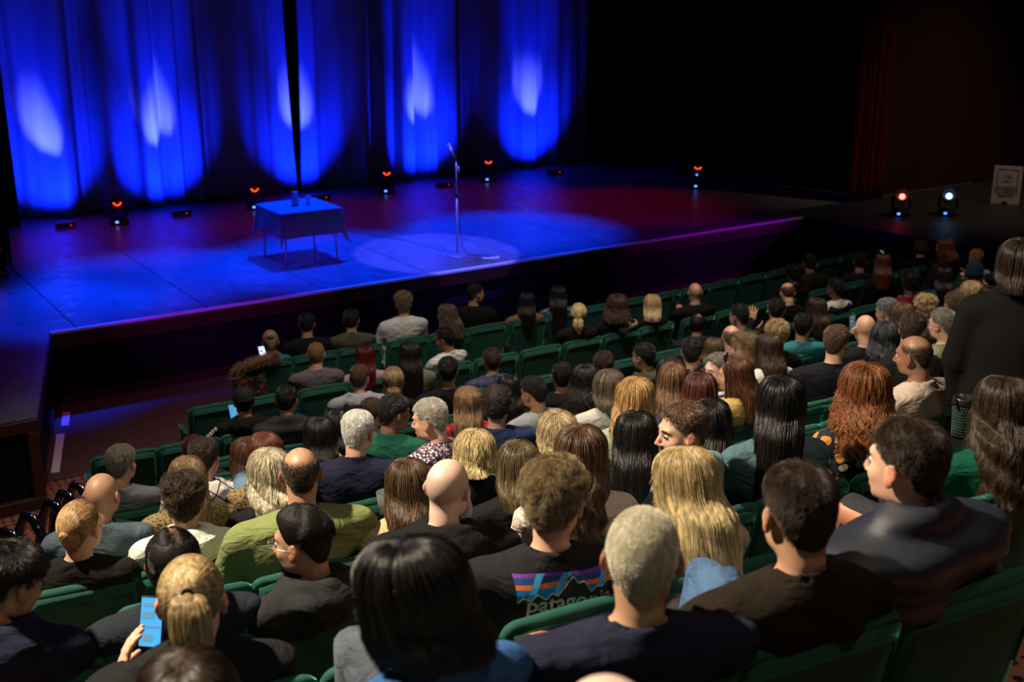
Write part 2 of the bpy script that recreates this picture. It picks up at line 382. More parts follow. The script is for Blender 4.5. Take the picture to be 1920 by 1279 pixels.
# ------------------------------------------------------------------ table, jug, glass
tb = empty('side_table', (6.57, 15.36, ST)); tag(tb, 'square folding table under a dark cloth at centre stage', 'table')
M_met = mat('steel', (.35, .35, .37), .3, .5, metal=1)
mk('tabletop', lambda bm: box(bm, (0, 0, .725), (.86, .86, .025), bev=.004), M_fix, tb)
for sx in (-1, 1):
    for sy in (-1, 1):
        mk('leg', lambda bm: cyl(bm, (sx * .36, sy * .36, .72), (sx * .385, sy * .385, .0), .014, seg=10), M_met, tb)
def cloth():
    n = 61; h = .445; S = np.linspace(-1, 1, n); half = .44; drop = .36
    V = []
    for v in S:
        for u in S:
            X = u * (half + drop); Y = v * (half + drop)
            cx = max(-half, min(half, X)); cy = max(-half, min(half, Y)); dx, dy = X - cx, Y - cy; d = math.hypot(dx, dy)
            if d < 1e-6: V.append((X, Y, .742)); continue
            # cloth hangs: mostly down, corners kick out in a pleat
            ax, ay = dx / d, dy / d; corner = min(abs(dx), abs(dy)) / drop
            out = .018 + .035 * corner * (d / drop) + .012 * math.sin(9 * (X + Y)) * d / drop
            down = d * (.985 if corner > .1 else .992)
            q = .8 * corner
            px = cx + ax * out * (1 + q); py = cy + ay * out * (1 + q)
            V.append((px, py, .742 - down))
    F = [(j * n + i, j * n + i + 1, (j + 1) * n + i + 1, (j + 1) * n + i) for j in range(n - 1) for i in range(n - 1)]
    me = mesh('tablecloth', V, np.array(F)); me.shade_smooth(); return me
M_cloth = mat('dark_cloth', (.20, .20, .22), .85, .2, sheen=.2, bump=.1, bscale=120)
o = link('tablecloth', cloth(), None, M_cloth); o.location = (6.57, 15.36, ST); md = o.modifiers.new('t', 'SOLIDIFY'); md.thickness = .003; md.offset = 1
tag(o, 'dark cloth with pointed corners hanging over the stage table', 'tablecloth')
M_glass = mat('glass', (.9, .92, 1), .10, .8, trans=.45)
jg = empty('water_jug', (6.53, 15.36, ST + .746)); tag(jg, 'clear glass water jug with a waist on the stage table', 'jug')
mk('body', lambda bm: lathe(bm, [(.0001, .0), (.040, .002), (.050, .02), (.054, .07), (.050, .11), (.036, .145), (.035, .16), (.044, .19), (.041, .19), (.033, .162), (.033, .145), (.046, .11), (.050, .07), (.046, .022), (.0001, .012)]), M_glass, jg, True)
mk('water', lambda bm: lathe(bm, [(.0001, .013), (.044, .023), (.048, .07), (.046, .10), (.0001, .10)]), mat('water', (.8, .9, 1), .02, trans=1), jg, True)
gl = empty('drinking_glass', (6.70, 15.30, ST + .746)); tag(gl, 'small drinking glass right of the water jug', 'glass')
mk('body', lambda bm: lathe(bm, [(.0001, .0), (.028, .001), (.032, .10), (.035, .13), (.033, .13), (.030, .10), (.026, .012), (.0001, .012)]), M_glass, gl, True)

# ------------------------------------------------------------------ microphone and stand
ms = empty('microphone_stand', (8.45, 14.18, ST)); tag(ms, 'straight microphone stand on a round base in the pool of light', 'stand')
M_chr = mat('chrome_dark', (.42, .42, .44), .3, .6, metal=.35)
mk('base', lambda bm: lathe(bm, [(.0001, 0), (.150, 0), (.152, .010), (.12, .022), (.03, .035), (.0001, .036)], seg=32), mat('iron_base', (.16, .16, .17), .4, .5), ms, True)
mk('lower_pole', lambda bm: cyl(bm, (0, 0, .03), (0, 0, .86), .0125, seg=12), M_chr, ms, True)
mk('clutch', lambda bm: cyl(bm, (0, 0, .84), (0, 0, .93), .02, seg=12), M_fix, ms, True)
mk('upper_pole', lambda bm: cyl(bm, (0, 0, .9), (0, 0, 1.36), .008, seg=12), M_chr, ms, True)
mk('clip', lambda bm: (cyl(bm, (0, 0, 1.35), (-.02, .01, 1.42), .016, .02, seg=10),), M_fix, ms)
mc = empty('microphone', (8.45, 14.18, ST)); tag(mc, 'handheld microphone clipped on top of the stand', 'microphone')
mk('grille', lambda bm: ball(bm, (-.085, .05, 1.575), .027, (1, 1, 1.05)), mat('mic_grille', (.7, .7, .72), .35, .6, metal=.6, bump=.6, bscale=900), mc, True)
mk('handle', lambda bm: (cyl(bm, (-.078, .045, 1.555), (-.02, .012, 1.41), .021, .013, seg=14), cyl(bm, (-.02, .012, 1.41), (-.014, .008, 1.39), .013, .006, seg=10)), mat('mic_body', (.4, .4, .42), .35, .5, metal=.5), mc, True)
mk('receiver_tape', lambda bm: cyl(bm, (.035, .0, 1.20), (.037, 0, 1.28), .009, seg=8), M_white, ms)
cb = mk('microphone_cable', lambda bm: tube(bm, [(-.014, .008, 1.39), (.005, 0, 1.33), (.028, -.01, 1.22), (.036, -.01, 1.05), (.045, -.01, .8), (.04, -.01, .5), (.07, -.02, .15), (.12, -.03, .03), (.20, -.06, .006), (.28, -.14, .006), (.22, -.22, .006), (.1, -.2, .006), (.05, -.3, .006), (.2, -.36, .006), (.35, -.30, .006), (.3, -.18, .006), (.16, -.16, .006)], .0045, 6), M_fix)
cb.location = (8.45, 14.18, ST); tag(cb, 'black cable dropping from the microphone and coiled on the boards', 'cable')
o = mk('handheld_microphone', lambda bm: (cyl(bm, (0, 0, .022), (.19, .0, .018), .013, .017, seg=12), ball(bm, (.215, 0, .027), .027)), mat('mic_bright', (.8, .8, .75), .4)); o.location = (8.62, 13.78, ST); o.rotation_euler = (0, 0, R_(-28))
tag(o, 'spare handheld microphone lying by the stand base at the stage lip', 'microphone')
o = mk('cable_coil', lambda bm: [tube(bm, [(.14 * math.cos(a / 14 * 2 * PI) * (1 + .15 * math.sin(a * 3 + q)), .07 * math.sin(a / 14 * 2 * PI) - .02 * q, .006 + q * .009) for a in range(14)], .0045, 6, closed=True) for q in range(3)], mat('cable_grey', (.3, .3, .33), .5)); o.location = (8.50, 13.86, ST)
tag(o, 'loose loops of grey cable beside the spare microphone', 'cable')

# thin dark cable line across the boards
o = mk('floor_cable', lambda bm: tube(bm, [(7.2, 17.6, ST + .004), (7.9, 16.6, ST + .004), (8.3, 15.6, ST + .004), (8.43, 14.5, ST + .004)], .005, 6), M_fix)
tag(o, 'thin dark cable running upstage from the stand base', 'cable')

# ------------------------------------------------------------------ sign on the right apron
sg = empty('notice_board', (18.45, 12.32, ST), R_(-56)); tag(sg, 'white printed notice with a camera symbol leaning on the right apron', 'sign')
M_sign = mat('sign_white', (.62, .60, .56), .6); M_ink = mat('ink', (.03, .03, .03), .6); M_inkg = mat('ink_grey', (.33, .30, .28), .6)
mk('board', lambda bm: box(bm, (0, 0, .335), (.46, .012, .66)), M_sign, sg)
mk('stand', lambda bm: (cyl(bm, (0, .01, .5), (0, .16, .0), .01, seg=8), box(bm, (0, -.01, .03), (.08, .03, .03))), M_fix, sg)
def frame_lines(bm):
    for a, b, c, d in ((-.165, .165, .60, .606), (-.165, .165, .295, .301)): box(bm, (0, -.0075, (c + d) / 2), (b - a, .003, .008))
    for x in (-.165, .165): box(bm, (x, -.0075, .45), (.008, .003, .31))
mk('border', frame_lines, M_ink, sg)
def camera_icon(bm):
    pts = [(-.075, .40), (-.075, .475), (-.05, .485), (-.035, .515), (.025, .515), (.04, .485), (.075, .475), (.075, .40)]
    tube(bm, [(x, -.0075, z) for x, z in pts], .004, 6, closed=True)
    tube(bm, [(.032 * math.cos(a * PI / 8), -.0075, .445 + .032 * math.sin(a * PI / 8)) for a in range(16)], .004, 6, closed=True)
mk('camera_symbol', camera_icon, M_inkg, sg)
for s, z, sz in (('NO FILMING OR', .235, .052), ('PHOTOGRAPHY', .18, .052), ('PERMITTED', .125, .052)):
    me = text_mesh(s, sz, bold=.0012); o = link('lettering', me, sg, M_ink); o.location = (0, -.0085, z); o.rotation_euler = (PI / 2, 0, 0)
mk('small_mark', lambda bm: prism(bm, [(-.045, .022), (.03, .022), (.045, .048), (-.02, .048)], 0, .001), M_ink, sg).matrix_local = Matrix.Translation((0, -.0085, 0)) @ Matrix.Rotation(PI / 2, 4, 'X')

# black hoops at the left aisle
hoops = [(11, 993), (50, 963), (94, 939), (119, 920), (143, 907)]
HP = [(1.08, 7.28), (1.29, 7.75), (1.51, 8.10), (1.67, 8.44), (1.80, 8.62)]
ORD = ['nearest', 'second nearest', 'middle', 'second farthest', 'farthest']
M_gloss = mat('gloss_black', (.006, .006, .008), .12, .6, coat=.5)
for k, (x, y) in enumerate(HP):
    def hoop(bm):
        P = [(0, -.13, 0), (0, -.125, .35), (0, -.10, .60), (0, -.02, .72), (0, .05, .72), (0, .13, .60), (0, .2, .40), (0, .22, 0)]
        tube(bm, P, [.03, .03, .032, .034, .034, .034, .034, .03], 10); bmesh.ops.scale(bm, vec=(1, 1, 1.15), verts=bm.verts)
    o = mk('aisle_hoop', hoop, M_gloss, None, True); o.location = (x, y, fz(y - cur(x)) ); o.rotation_euler = (0, 0, R_(30))
    tag(o, 'glossy black arched rail at the left aisle, %s of five' % ORD[k], 'rail', 'black arched rails by the aisle')

# ================================================================== SEATS
def velvet():
    m = mat('green_velvet', (.009, .066, .047), .75, .25, noise=.35, nscale=26, bump=.12, bscale=300); b = bsdf(m)
    b.inputs['Sheen Weight'].default_value = .95; b.inputs['Sheen Roughness'].default_value = .35; b.inputs['Sheen Tint'].default_value = (.15, .75, .58, 1)
    return m
M_vel = velvet()
M_arm = mat('arm_black', (.012, .012, .013), .4, .5)
def rounded_outline(w, z0, z1, r, n=6):
    pts = [(-w, z0)]
    for i in range(n + 1): a = PI - i * PI / 2 / n; pts.append((-w + r + r * math.cos(a), z1 - r + r * math.sin(a)))
    for i in range(n + 1): a = PI / 2 - i * PI / 2 / n; pts.append((w - r + r * math.cos(a), z1 - r + r * math.sin(a)))
    pts.append((w, z0)); return pts
def tiltp(x, y, z): t = (z - .40) / .5; return (x, y + .10 * (1 - t) - .012 * (1 - (x / .24) ** 2), z)
def seat_meshes():
    o = {}
    bm = bmesh.new(); W = .25; th = .055; out = rounded_outline(W - .012, .34, .885, .05)
    F = []; B = []
    nx = 8
    # front and back sheets as grids so that the back can curve
    def sheet(yoff, flip):
        g = []
        for j in range(9):
            z = .34 + .545 * j / 8; row = []
            for i in range(nx + 1):
                x = -(W - .012) + 2 * (W - .012) * i / nx; zz = z
                if j == 8: zz = .885 - .02 * (abs(x) / W) ** 6
                row.append(bm.verts.new(tiltp(x, yoff, zz)))
            g.append(row)
        for a, b in zip(g, g[1:]):
            for i in range(nx):
                q = (a[i], a[i + 1], b[i + 1], b[i]); bm.faces.new(q[::-1] if flip else q)
        return g
    a = sheet(-.002, False); b = sheet(th, True)
    for j in range(8):
        for i in (0, nx): bm.faces.new((a[j][i], a[j + 1][i], b[j + 1][i], b[j][i]))
    for i in range(nx):
        for j in (0, 8): bm.faces.new((a[j][i], a[j][i + 1], b[j][i + 1], b[j][i]))
    o['backrest'] = fin(bm, 'backrest'); o['backrest'].shade_smooth()
    bm = bmesh.new()
    P = rounded_outline(W, .40, .90 - .012, .038, 5)
    tube(bm, [tiltp(x, .028, z) for x, z in [(-W, .40), (-W, .55), (-W, .70)] + P[1:7] + [(-.12, .90 - .010), (0, .90 - .006), (.12, .90 - .010)] + P[7:-1] + [(W, .70), (W, .55), (W, .40)]],
         [.014, .016, .018] + [.020] * 6 + [.024, .025, .024] + [.020] * 6 + [.018, .016, .014], 10)
    o['top_roll'] = fin(bm, 'top_roll'); o['top_roll'].shade_smooth()
    bm = bmesh.new(); tube(bm, [tiltp(x, -.006, z) for x, z in ((-.228, .60), (-.228, .80), (-.222, .832), (-.1, .840), (0, .842), (.1, .840), (.222, .832), (.228, .80), (.228, .60))], .0055, 6)
    o['piping'] = fin(bm, 'piping'); o['piping'].shade_smooth()
    bm = bmesh.new(); box(bm, (0, .33, .43), (.45, .42, .11), bev=.04, seg=3); o['seat_cushion'] = fin(bm, 'seat_cushion'); o['seat_cushion'].shade_smooth()
    bm = bmesh.new(); box(bm, (-.262, .30, .60), (.045, .30, .035), bev=.014, seg=2); o['armrest'] = fin(bm, 'armrest'); o['armrest'].shade_smooth()
    bm = bmesh.new(); box(bm, (-.262, .24, .29), (.028, .34, .58), bev=.006); o['side_frame'] = fin(bm, 'side_frame')
    return o
SM = seat_meshes()
SEAT_MATS = {'backrest': M_vel, 'top_roll': M_vel, 'piping': M_vel, 'seat_cushion': M_vel, 'armrest': M_vel, 'side_frame': M_arm}
SEATS = []                                                  # (row, x, label)
def seat(row, x, label, right_arm=False):
    s = ROWS[row]; e = empty('theatre_seat', (x, s + cur(x), fz(s)), -row_az(x)); tag(e, label, 'seat', 'green velvet seats in row %d from the stage' % (row + 1))
    for n, me in SM.items(): link(n, me, e, SEAT_MATS[n])
    if right_arm:
        for n in ('armrest', 'side_frame'): o = link(n, SM[n], e, SEAT_MATS[n]); o.location.x = .524

# ================================================================== PEOPLE
# ---- signed distance helpers on a rectilinear grid
def sstep(x, a=0., b=1.): t = np.clip((x - a) / (b - a), 0, 1); return t * t * (3 - 2 * t)
class G:
    def __init__(s, xs, ys, zs):
        s.xs, s.ys, s.zs = [np.asarray(a, np.float32) for a in (xs, ys, zs)]
        s.X, s.Y, s.Z = np.meshgrid(s.xs, s.ys, s.zs, indexing='ij')
    def ell(s, c, r, rz=0):
        x, y, z = s.X - c[0], s.Y - c[1], s.Z - c[2]
        if rz: cs, sn = math.cos(rz), math.sin(rz); x, y = x * cs + y * sn, -x * sn + y * cs
        k = np.sqrt((x / r[0]) ** 2 + (y / r[1]) ** 2 + (z / r[2]) ** 2); return (k - 1) * min(r) * (.6 + .4 * np.clip(k, 0, 1))
    def cap(s, a, b, ra, rb, sy=1.0):
        a = np.array(a, np.float32); b = np.array(b, np.float32); d = b - a; L2 = float(d @ d)
        px, py, pz = s.X - a[0], s.Y - a[1], s.Z - a[2]
        t = np.clip((px * d[0] + py * d[1] + pz * d[2]) / L2, 0, 1)
        return np.sqrt((px - d[0] * t) ** 2 + ((py - d[1] * t) / sy) ** 2 + (pz - d[2] * t) ** 2) - (ra + (rb - ra) * t)
def smin(a, b, k):
    h = np.clip(.5 + .5 * (b - a) / k, 0, 1); return b * (1 - h) + a * h - k * h * (1 - h)
def smax(a, b, k): return -smin(-a, -b, k)
def nets(g, f):
    """surface nets -> verts, quads"""
    f = np.where(f == 0, 1e-7, f); S = f < 0
    nx, ny, nz = f.shape
    cs = np.zeros((nx - 1, ny - 1, nz - 1), np.int8)
    for dx in (0, 1):
        for dy in (0, 1):
            for dz in (0, 1): cs += S[dx:nx - 1 + dx, dy:ny - 1 + dy, dz:nz - 1 + dz]
    act = (cs > 0) & (cs < 8); I, J, K = np.nonzero(act); n = len(I)
    idx = -np.ones(act.shape, np.int64); idx[I, J, K] = np.arange(n)
    P = np.zeros((n, 3)); W = np.zeros(n)
    ax = (g.xs, g.ys, g.zs)
    for d in range(3):
        o = [q for q in range(3) if q != d]
        for u in (0, 1):
            for v in (0, 1):
                a = [I.copy(), J.copy(), K.copy()]; a[o[0]] = a[o[0]] + u; a[o[1]] = a[o[1]] + v
                b = [q.copy() for q in a]; b[d] = b[d] + 1
                fa = f[a[0], a[1], a[2]]; fb = f[b[0], b[1], b[2]]; m = (fa < 0) != (fb < 0)
                t = np.where(m, fa / np.where(m, fa - fb, 1), 0)
                pt = np.stack([ax[q][a[q]] for q in range(3)], 1).astype(float)
                pt[:, d] += t * (ax[d][b[d]] - ax[d][a[d]])
                P[m] += pt[m]; W += m
    P /= W[:, None]
    Q = []
    for d in range(3):
        o = [q for q in range(3) if q != d]
        sl0 = [slice(None)] * 3; sl1 = [slice(None)] * 3; sl0[d] = slice(0, -1); sl1[d] = slice(1, None)
        ch = S[tuple(sl0)] != S[tuple(sl1)]
        A = list(np.nonzero(ch))
        ok = (A[o[0]] > 0) & (A[o[1]] > 0) & (A[o[0]] < f.shape[o[0]] - 1) & (A[o[1]] < f.shape[o[1]] - 1)
        A = [q[ok] for q in A]
        inside = S[A[0], A[1], A[2]]
        def at(u, v):
            B = [q.copy() for q in A]; B[o[0]] = B[o[0]] - u; B[o[1]] = B[o[1]] - v; return idx[B[0], B[1], B[2]]
        q = np.stack([at(1, 1), at(0, 1), at(0, 0), at(1, 0)], 1)
        flip = inside if d != 1 else ~inside
        q[~flip] = q[~flip][:, ::-1]
        Q.append(q)
    return P, np.concatenate(Q)
def relaxm(V, F, it=1, lam=.5):
    for _ in range(it):
        A = np.zeros_like(V); C = np.zeros(len(V))
        for k in range(4):
            for s in (1, 3): np.add.at(A, F[:, k], V[F[:, (k + s) % 4]]); np.add.at(C, F[:, k], 1)
        V = V * (1 - lam) + lam * A / C[:, None]
    return V
HC = np.array([0, .04, 1.19])                               # centre of the skull in the body's own frame
PIV = np.array([0, .008, 1.075])
def axis(lo, hi, st, flo=None, fhi=None, fst=None):
    a = []; x = lo
    while x < hi: a.append(x); x += fst if (flo is not None and flo <= x < fhi) else st
    a.append(hi); return a
ARMS = {   # shoulder, elbow, wrist for left (x<0) and right
    'lap': (((-.185, -.005, .945), (-.245, .06, .68), (-.10, .29, .60)), ((.185, -.005, .945), (.245, .06, .68), (.10, .29, .60))),
    'left': (((-.185, -.005, .945), (-.27, .15, .76), (-.20, .25, .98)), ((.185, -.005, .945), (.245, .06, .68), (.10, .29, .60))),
    'right': (((-.185, -.005, .945), (-.245, .06, .68), (-.10, .29, .60)), ((.185, -.005, .945), (.27, .15, .76), (.20, .25, .98))),
    'front': (((-.185, -.005, .945), (-.25, .17, .80), (-.13, .27, 1.02)), ((.185, -.005, .945), (.25, .17, .80), (.13, .27, 1.02))),
}
def ik(sh, wr, side, l1=.285, l2=.265):
    S = np.array(sh, float); W = np.array(wr, float); d = W - S; L = np.linalg.norm(d)
    if L > (l1 + l2) * .98: W = S + d / L * (l1 + l2) * .98; d = W - S; L = np.linalg.norm(d)
    a = (l1 * l1 - l2 * l2 + L * L) / (2 * L); h = math.sqrt(max(0, l1 * l1 - a * a)); u = d / L
    hint = np.array([side * .75, -.1, -.9]); hint -= u * (hint @ u); hint /= np.linalg.norm(hint)
    return tuple(S), tuple(S + u * a + hint * h), tuple(W)
def custom_arms(side, wrist):
    k = 'c%s%.2f%.2f%.2f' % (side, *wrist)
    L, R = ARMS['lap']
    ARMS[k] = (ik(L[0], wrist, -1), R) if side == 'L' else (L, ik(R[0], wrist, 1))
    return k
def head_sdf(g):
    c = HC
    def E(p, r, rz=0): return g.ell((c[0] + p[0], c[1] + p[1], c[2] + p[2]), r, rz)
    def K(a, b, ra, rb): return g.cap(tuple(c + np.array(a)), tuple(c + np.array(b)), ra, rb)
    f = E((0, -.012, .015), (.075, .094, .090))
    f = smin(f, E((0, .032, -.050), (.056, .056, .066)), .03)
    f = smin(f, E((0, .070, -.103), (.022, .018, .016)), .025)
    f = smin(f, E((0, .074, .018), (.044, .016, .012)), .018)
    for sx in (-1, 1):
        f = smin(f, E((sx * .041, .055, -.034), (.021, .022, .018)), .02)
        f = smin(f, E((sx * .050, .012, -.078), (.012, .030, .020)), .03)
        f = smax(f, -E((sx * .031, .101, -.008), (.018, .016, .013)), .012)
    f = smin(f, K((0, .086, .0), (0, .108, -.040), .008, .0115), .010)
    for sx in (-1, 1): f = smin(f, E((sx * .013, .098, -.046), (.008, .010, .007)), .006)
    f = smin(f, E((0, .087, -.073), (.024, .010, .006)), .006)
    f = smin(f, E((0, .085, -.084), (.021, .010, .006)), .006)
    for sx in (-1, 1):
        ear = smax(smin(E((sx * .083, -.010, -.012), (.010, .021, .030), sx * .35), E((sx * .080, .0, -.036), (.008, .011, .016)), .01), -E((sx * .094, -.002, -.014), (.009, .011, .018)), .004)
        f = smin(f, ear, .007)
    return f
def arm_sdf(g, pose, grow=0, upto=2.0):
    f = None
    for sh, el, wr in ARMS[pose]:
        a = g.cap(sh, el, .052 + grow, .043 + grow)
        if upto < 1:
            e2 = tuple(np.array(sh) + (np.array(el) - np.array(sh)) * upto); a = g.cap(sh, e2, .053 + grow, .055 + grow); b = None
        else:
            b = g.cap(el, wr, .041 + grow, .027 + grow * 1.1); a = smin(a, b, .02)
        f = a if f is None else np.minimum(f, a)
    return f
def torso_sdf(g, grow=0):
    f = g.ell((0, .0, .86), (.168 + grow, .108 + grow, .185 + grow))
    f = smin(f, g.ell((0, .02, .68), (.155 + grow, .118 + grow, .17 + grow)), .06)
    f = smin(f, g.ell((0, .03, .53), (.175 + grow, .135 + grow, .10 + grow)), .05)
    for sx in (-1, 1):
        f = smin(f, g.cap((0, -.012, 1.005), (sx * .165, -.008, .958), .048 + grow, .052 + grow), .045)
        f = smin(f, g.ell((sx * .085, -.055, .90), (.06 + grow, .045 + grow, .085 + grow)), .05)   # shoulder blades
    return f
def leg_sdf(g, grow=0):
    f = None
    for sx in (-1, 1):
        a = smin(g.cap((sx * .09, .05, .52), (sx * .12, .46, .53), .088 + grow, .062 + grow), g.cap((sx * .12, .46, .53), (sx * .12, .50, .10), .058 + grow, .040 + grow), .03)
        f = a if f is None else smin(f, a, .03)
    return f
def body_grid(near):
    if near: return G(axis(-.34, .34, .019, -.10, .10, .0075), axis(-.22, .62, .02, -.09, .16, .0085), axis(0, 1.325, .024, 1.03, 1.32, .0075))
    return G(axis(-.34, .34, .03, -.10, .10, .0125), axis(-.22, .62, .034, -.08, .16, .0135), axis(0, 1.33, .04, 1.04, 1.32, .0125))
CACHE = {}
def body_template(pose, near):
    k = ('b', pose, near)
    if k in CACHE: return CACHE[k]
    g = body_grid(near)
    head = head_sdf(g)
    neck = g.cap((0, .012, 1.12), (0, -.008, .98), .051, .060)
    f = smin(head, neck, .025)
    f = smin(f, torso_sdf(g, -.012), .025)
    f = smin(f, arm_sdf(g, pose), .025)
    f = smin(f, leg_sdf(g), .03)
    for sx in (-1, 1): f = smin(f, g.cap((sx * .12, .47, .04), (sx * .13, .60, .03), .036, .026), .02)
    V, F = nets(g, f); V = relaxm(V, F, 1, .35)
    # colouring masks held in the mesh: r lips, g close-shaved scalp / jaw, b blood in ears and nose
    h = V - HC; a = np.zeros((len(V), 4), np.float32); a[:, 3] = 1
    a[:, 0] = np.clip(1.6 - ((h[:, 0] / .024) ** 2 + ((h[:, 2] + .078) / .012) ** 2), 0, 1) * (h[:, 1] > .075)
    q = h - np.array([0, -.012, .015]); pol = np.degrees(np.arccos(np.clip(q[:, 2] / np.maximum(np.linalg.norm(q, axis=1), 1e-6), -1, 1))); tht = np.degrees(np.arctan2(q[:, 0], q[:, 1]))
    lm = np.interp(np.abs(tht), [0, 25, 45, 60, 80, 95, 110, 125, 145, 180], [50, 52, 62, 78, 92, 100, 112, 122, 128, 130])
    a[:, 1] = sstep(pol, 46, 76) * (1 - sstep(pol, lm - 6, lm + 5))
    a[:, 2] = np.clip(sstep(np.abs(h[:, 0]), .079, .088) + (np.clip(1.3 - ((h[:, 0] / .02) ** 2 + ((h[:, 1] - .108) / .018) ** 2 + ((h[:, 2] + .04) / .02) ** 2), 0, 1)), 0, 1)
    CACHE[k] = (V, F, a); return CACHE[k]
def garment_template(kind, pose, near):
    k = ('g', kind, pose, near)
    if k in CACHE: return CACHE[k]
    st = .0135 if near else .022
    gr = {'tee': .011, 'tank': .008, 'long': .012, 'hoodie': .018, 'shirt': .013, 'jacket': .021, 'puffer': .030, 'vest': .034}[kind]
    g = G(axis(-.36, .36, st), axis(-.24, .42, st), axis(.44, 1.16, st))
    f = torso_sdf(g, gr)
    if kind in ('tee',): f = smin(f, arm_sdf(g, pose, gr + .006, .62), .03)
    elif kind in ('tank', 'vest'): f = smin(f, g.cap((-.10, 0, .97), (.10, 0, .97), .05 + gr, .05 + gr), .03)
    else: f = smin(f, arm_sdf(g, pose, gr), .03)
    f = smax(f, -(g.Z - .50), .01)
    # folds
    wv = .0035 if kind in ('tee', 'long', 'shirt') else .005
    dm = 1 - sstep(g.Z, .95, 1.0)
    f = f + dm * (wv * 1.3 * (1 - 2 * np.abs(np.sin(g.X * 11 + g.Z * 17 + 2 * np.sin(g.Y * 15 + g.Z * 6)))) * (.4 + .6 * np.sin(g.Z * 23 - g.X * 9 + 1.5 * np.sin(g.X * 19))) + wv * .8 * np.sin((g.X + g.Z * .6) * 50) * sstep(np.abs(g.X), .10, .2))
    if kind in ('puffer', 'vest'):
        f = f - (.018 if kind == 'puffer' else .026) * np.abs(np.sin((g.Z - .52) * PI / (.085 if kind == 'puffer' else .13))) ** .8 + .010
    nk = np.sqrt(g.X ** 2 + (g.Y - .0) ** 2)
    ny = g.cap((0, .03, 1.16), (0, -.004, 1.0), .064, .064)
    if kind == 'hoodie':
        hood = g.ell((0, -.085, 1.015), (.135, .085, .060)); hood = smin(hood, g.ell((0, -.125, .955), (.10, .055, .085)), .03)
        ring = np.sqrt((np.sqrt((g.X / 1.0) ** 2 + ((g.Y - .005) / 1.05) ** 2) - .092) ** 2 + ((g.Z - 1.035 + .25 * (g.Y)) / 1.15) ** 2) - .030
        hood = smin(hood, ring, .02) + .004 * np.sin(g.X * 70 + g.Z * 50)
        f = smin(f, hood, .012); f = smax(f, -g.cap((0, .03, 1.18), (0, .0, 1.03), .066, .060), .008)
    elif kind in ('jacket', 'shirt', 'puffer', 'vest'):
        hh = {'jacket': .030, 'shirt': .024, 'puffer': .05, 'vest': .048}[kind]; tk = {'jacket': .009, 'shirt': .006, 'puffer': .018, 'vest': .016}[kind]
        ring = np.maximum(np.abs(np.sqrt(g.X ** 2 + ((g.Y - .005)) ** 2) - .070) - tk, np.abs(g.Z - 1.035 + .35 * g.Y) - hh)
        f = smin(f, ring, .010); f = smax(f, -g.cap((0, .03, 1.18), (0, -.004, 1.0), .062, .060), .006)
    elif kind == 'tank':
        f = smax(f, -g.ell((0, .02, 1.05), (.125, .12, .10)), .01)
    else:
        rib = np.sqrt((np.sqrt(g.X ** 2 + ((g.Y - .002)) ** 2) - .070) ** 2 + (g.Z - 1.020 + .42 * g.Y) ** 2) - .0150
        f = smax(f, -ny, .008); f = smin(f, rib, .010)
    V, F = nets(g, f); V = relaxm(V, F, 2, .5)
    CACHE[k] = (V, F); return CACHE[k]
def trousers_mesh():
    if 'tr' in CACHE: return CACHE['tr']
    g = G(axis(-.24, .24, .024), axis(-.16, .62, .026), axis(.06, .68, .026))
    f = smin(leg_sdf(g, .012), g.ell((0, .03, .54), (.182, .142, .11)), .05); f = smax(f, g.Z - .62, .01)
    V, F = nets(g, f); me = mesh('trousers', V, F); me.shade_smooth(); CACHE['tr'] = me; return me
def hand_mesh(kind):
    """open or curled hand, wrist at the origin, fingers along +Z, palm facing +Y, thumb on +X"""
    k = ('h', kind)
    if k in CACHE: return CACHE[k]
    st = .0042; g = G(axis(-.06, .075, st), axis(-.03, .085, st), axis(-.03, .20, st))
    f = smin(g.cap((0, 0, -.03), (0, 0, .01), .024, .024, .8), g.ell((0, .002, .045), (.040, .015, .046)), .015)
    curl = {'open': .18, 'curl': 1.05, 'relax': .5}[kind]
    spread = {'open': .16, 'curl': .03, 'relax': .06}[kind]
    for i, (x, L) in enumerate(((.030, .070), (.010, .078), (-.011, .072), (-.030, .056))):
        a = spread * (1.1 - i * .75); p = np.array([x, .0, .078 - .004 * abs(i - 1)]); ang = .1
        for q, fr in enumerate((.45, .32, .23)):
            ang += curl * (.55, .9, .7)[q]
            d = np.array([math.sin(a) * math.cos(ang), math.sin(ang), math.cos(a) * math.cos(ang)]); e = p + d * L * fr
            r = (.0098, .0088, .0078, .0068)[q]; f = smin(f, g.cap(tuple(p), tuple(e), r, (.0098, .0088, .0078, .0068)[q + 1]), .004); p = e
    p = np.array([.024, .006, .022])
    for q, (d, L) in enumerate((((.75, .35, .55), .036), ((.45, .45 + curl * .3, .75), .030), ((.2, .5 + curl * .4, .8), .024))):
        d = np.array(d); d /= np.linalg.norm(d); e = p + d * L; f = smin(f, g.cap(tuple(p), tuple(e), (.0135, .0105, .0095)[q], (.0105, .0095, .0075)[q]), .006); p = e
    V, F = nets(g, f); me = mesh('hand', V, F); me.shade_smooth(); CACHE[k] = me; return me

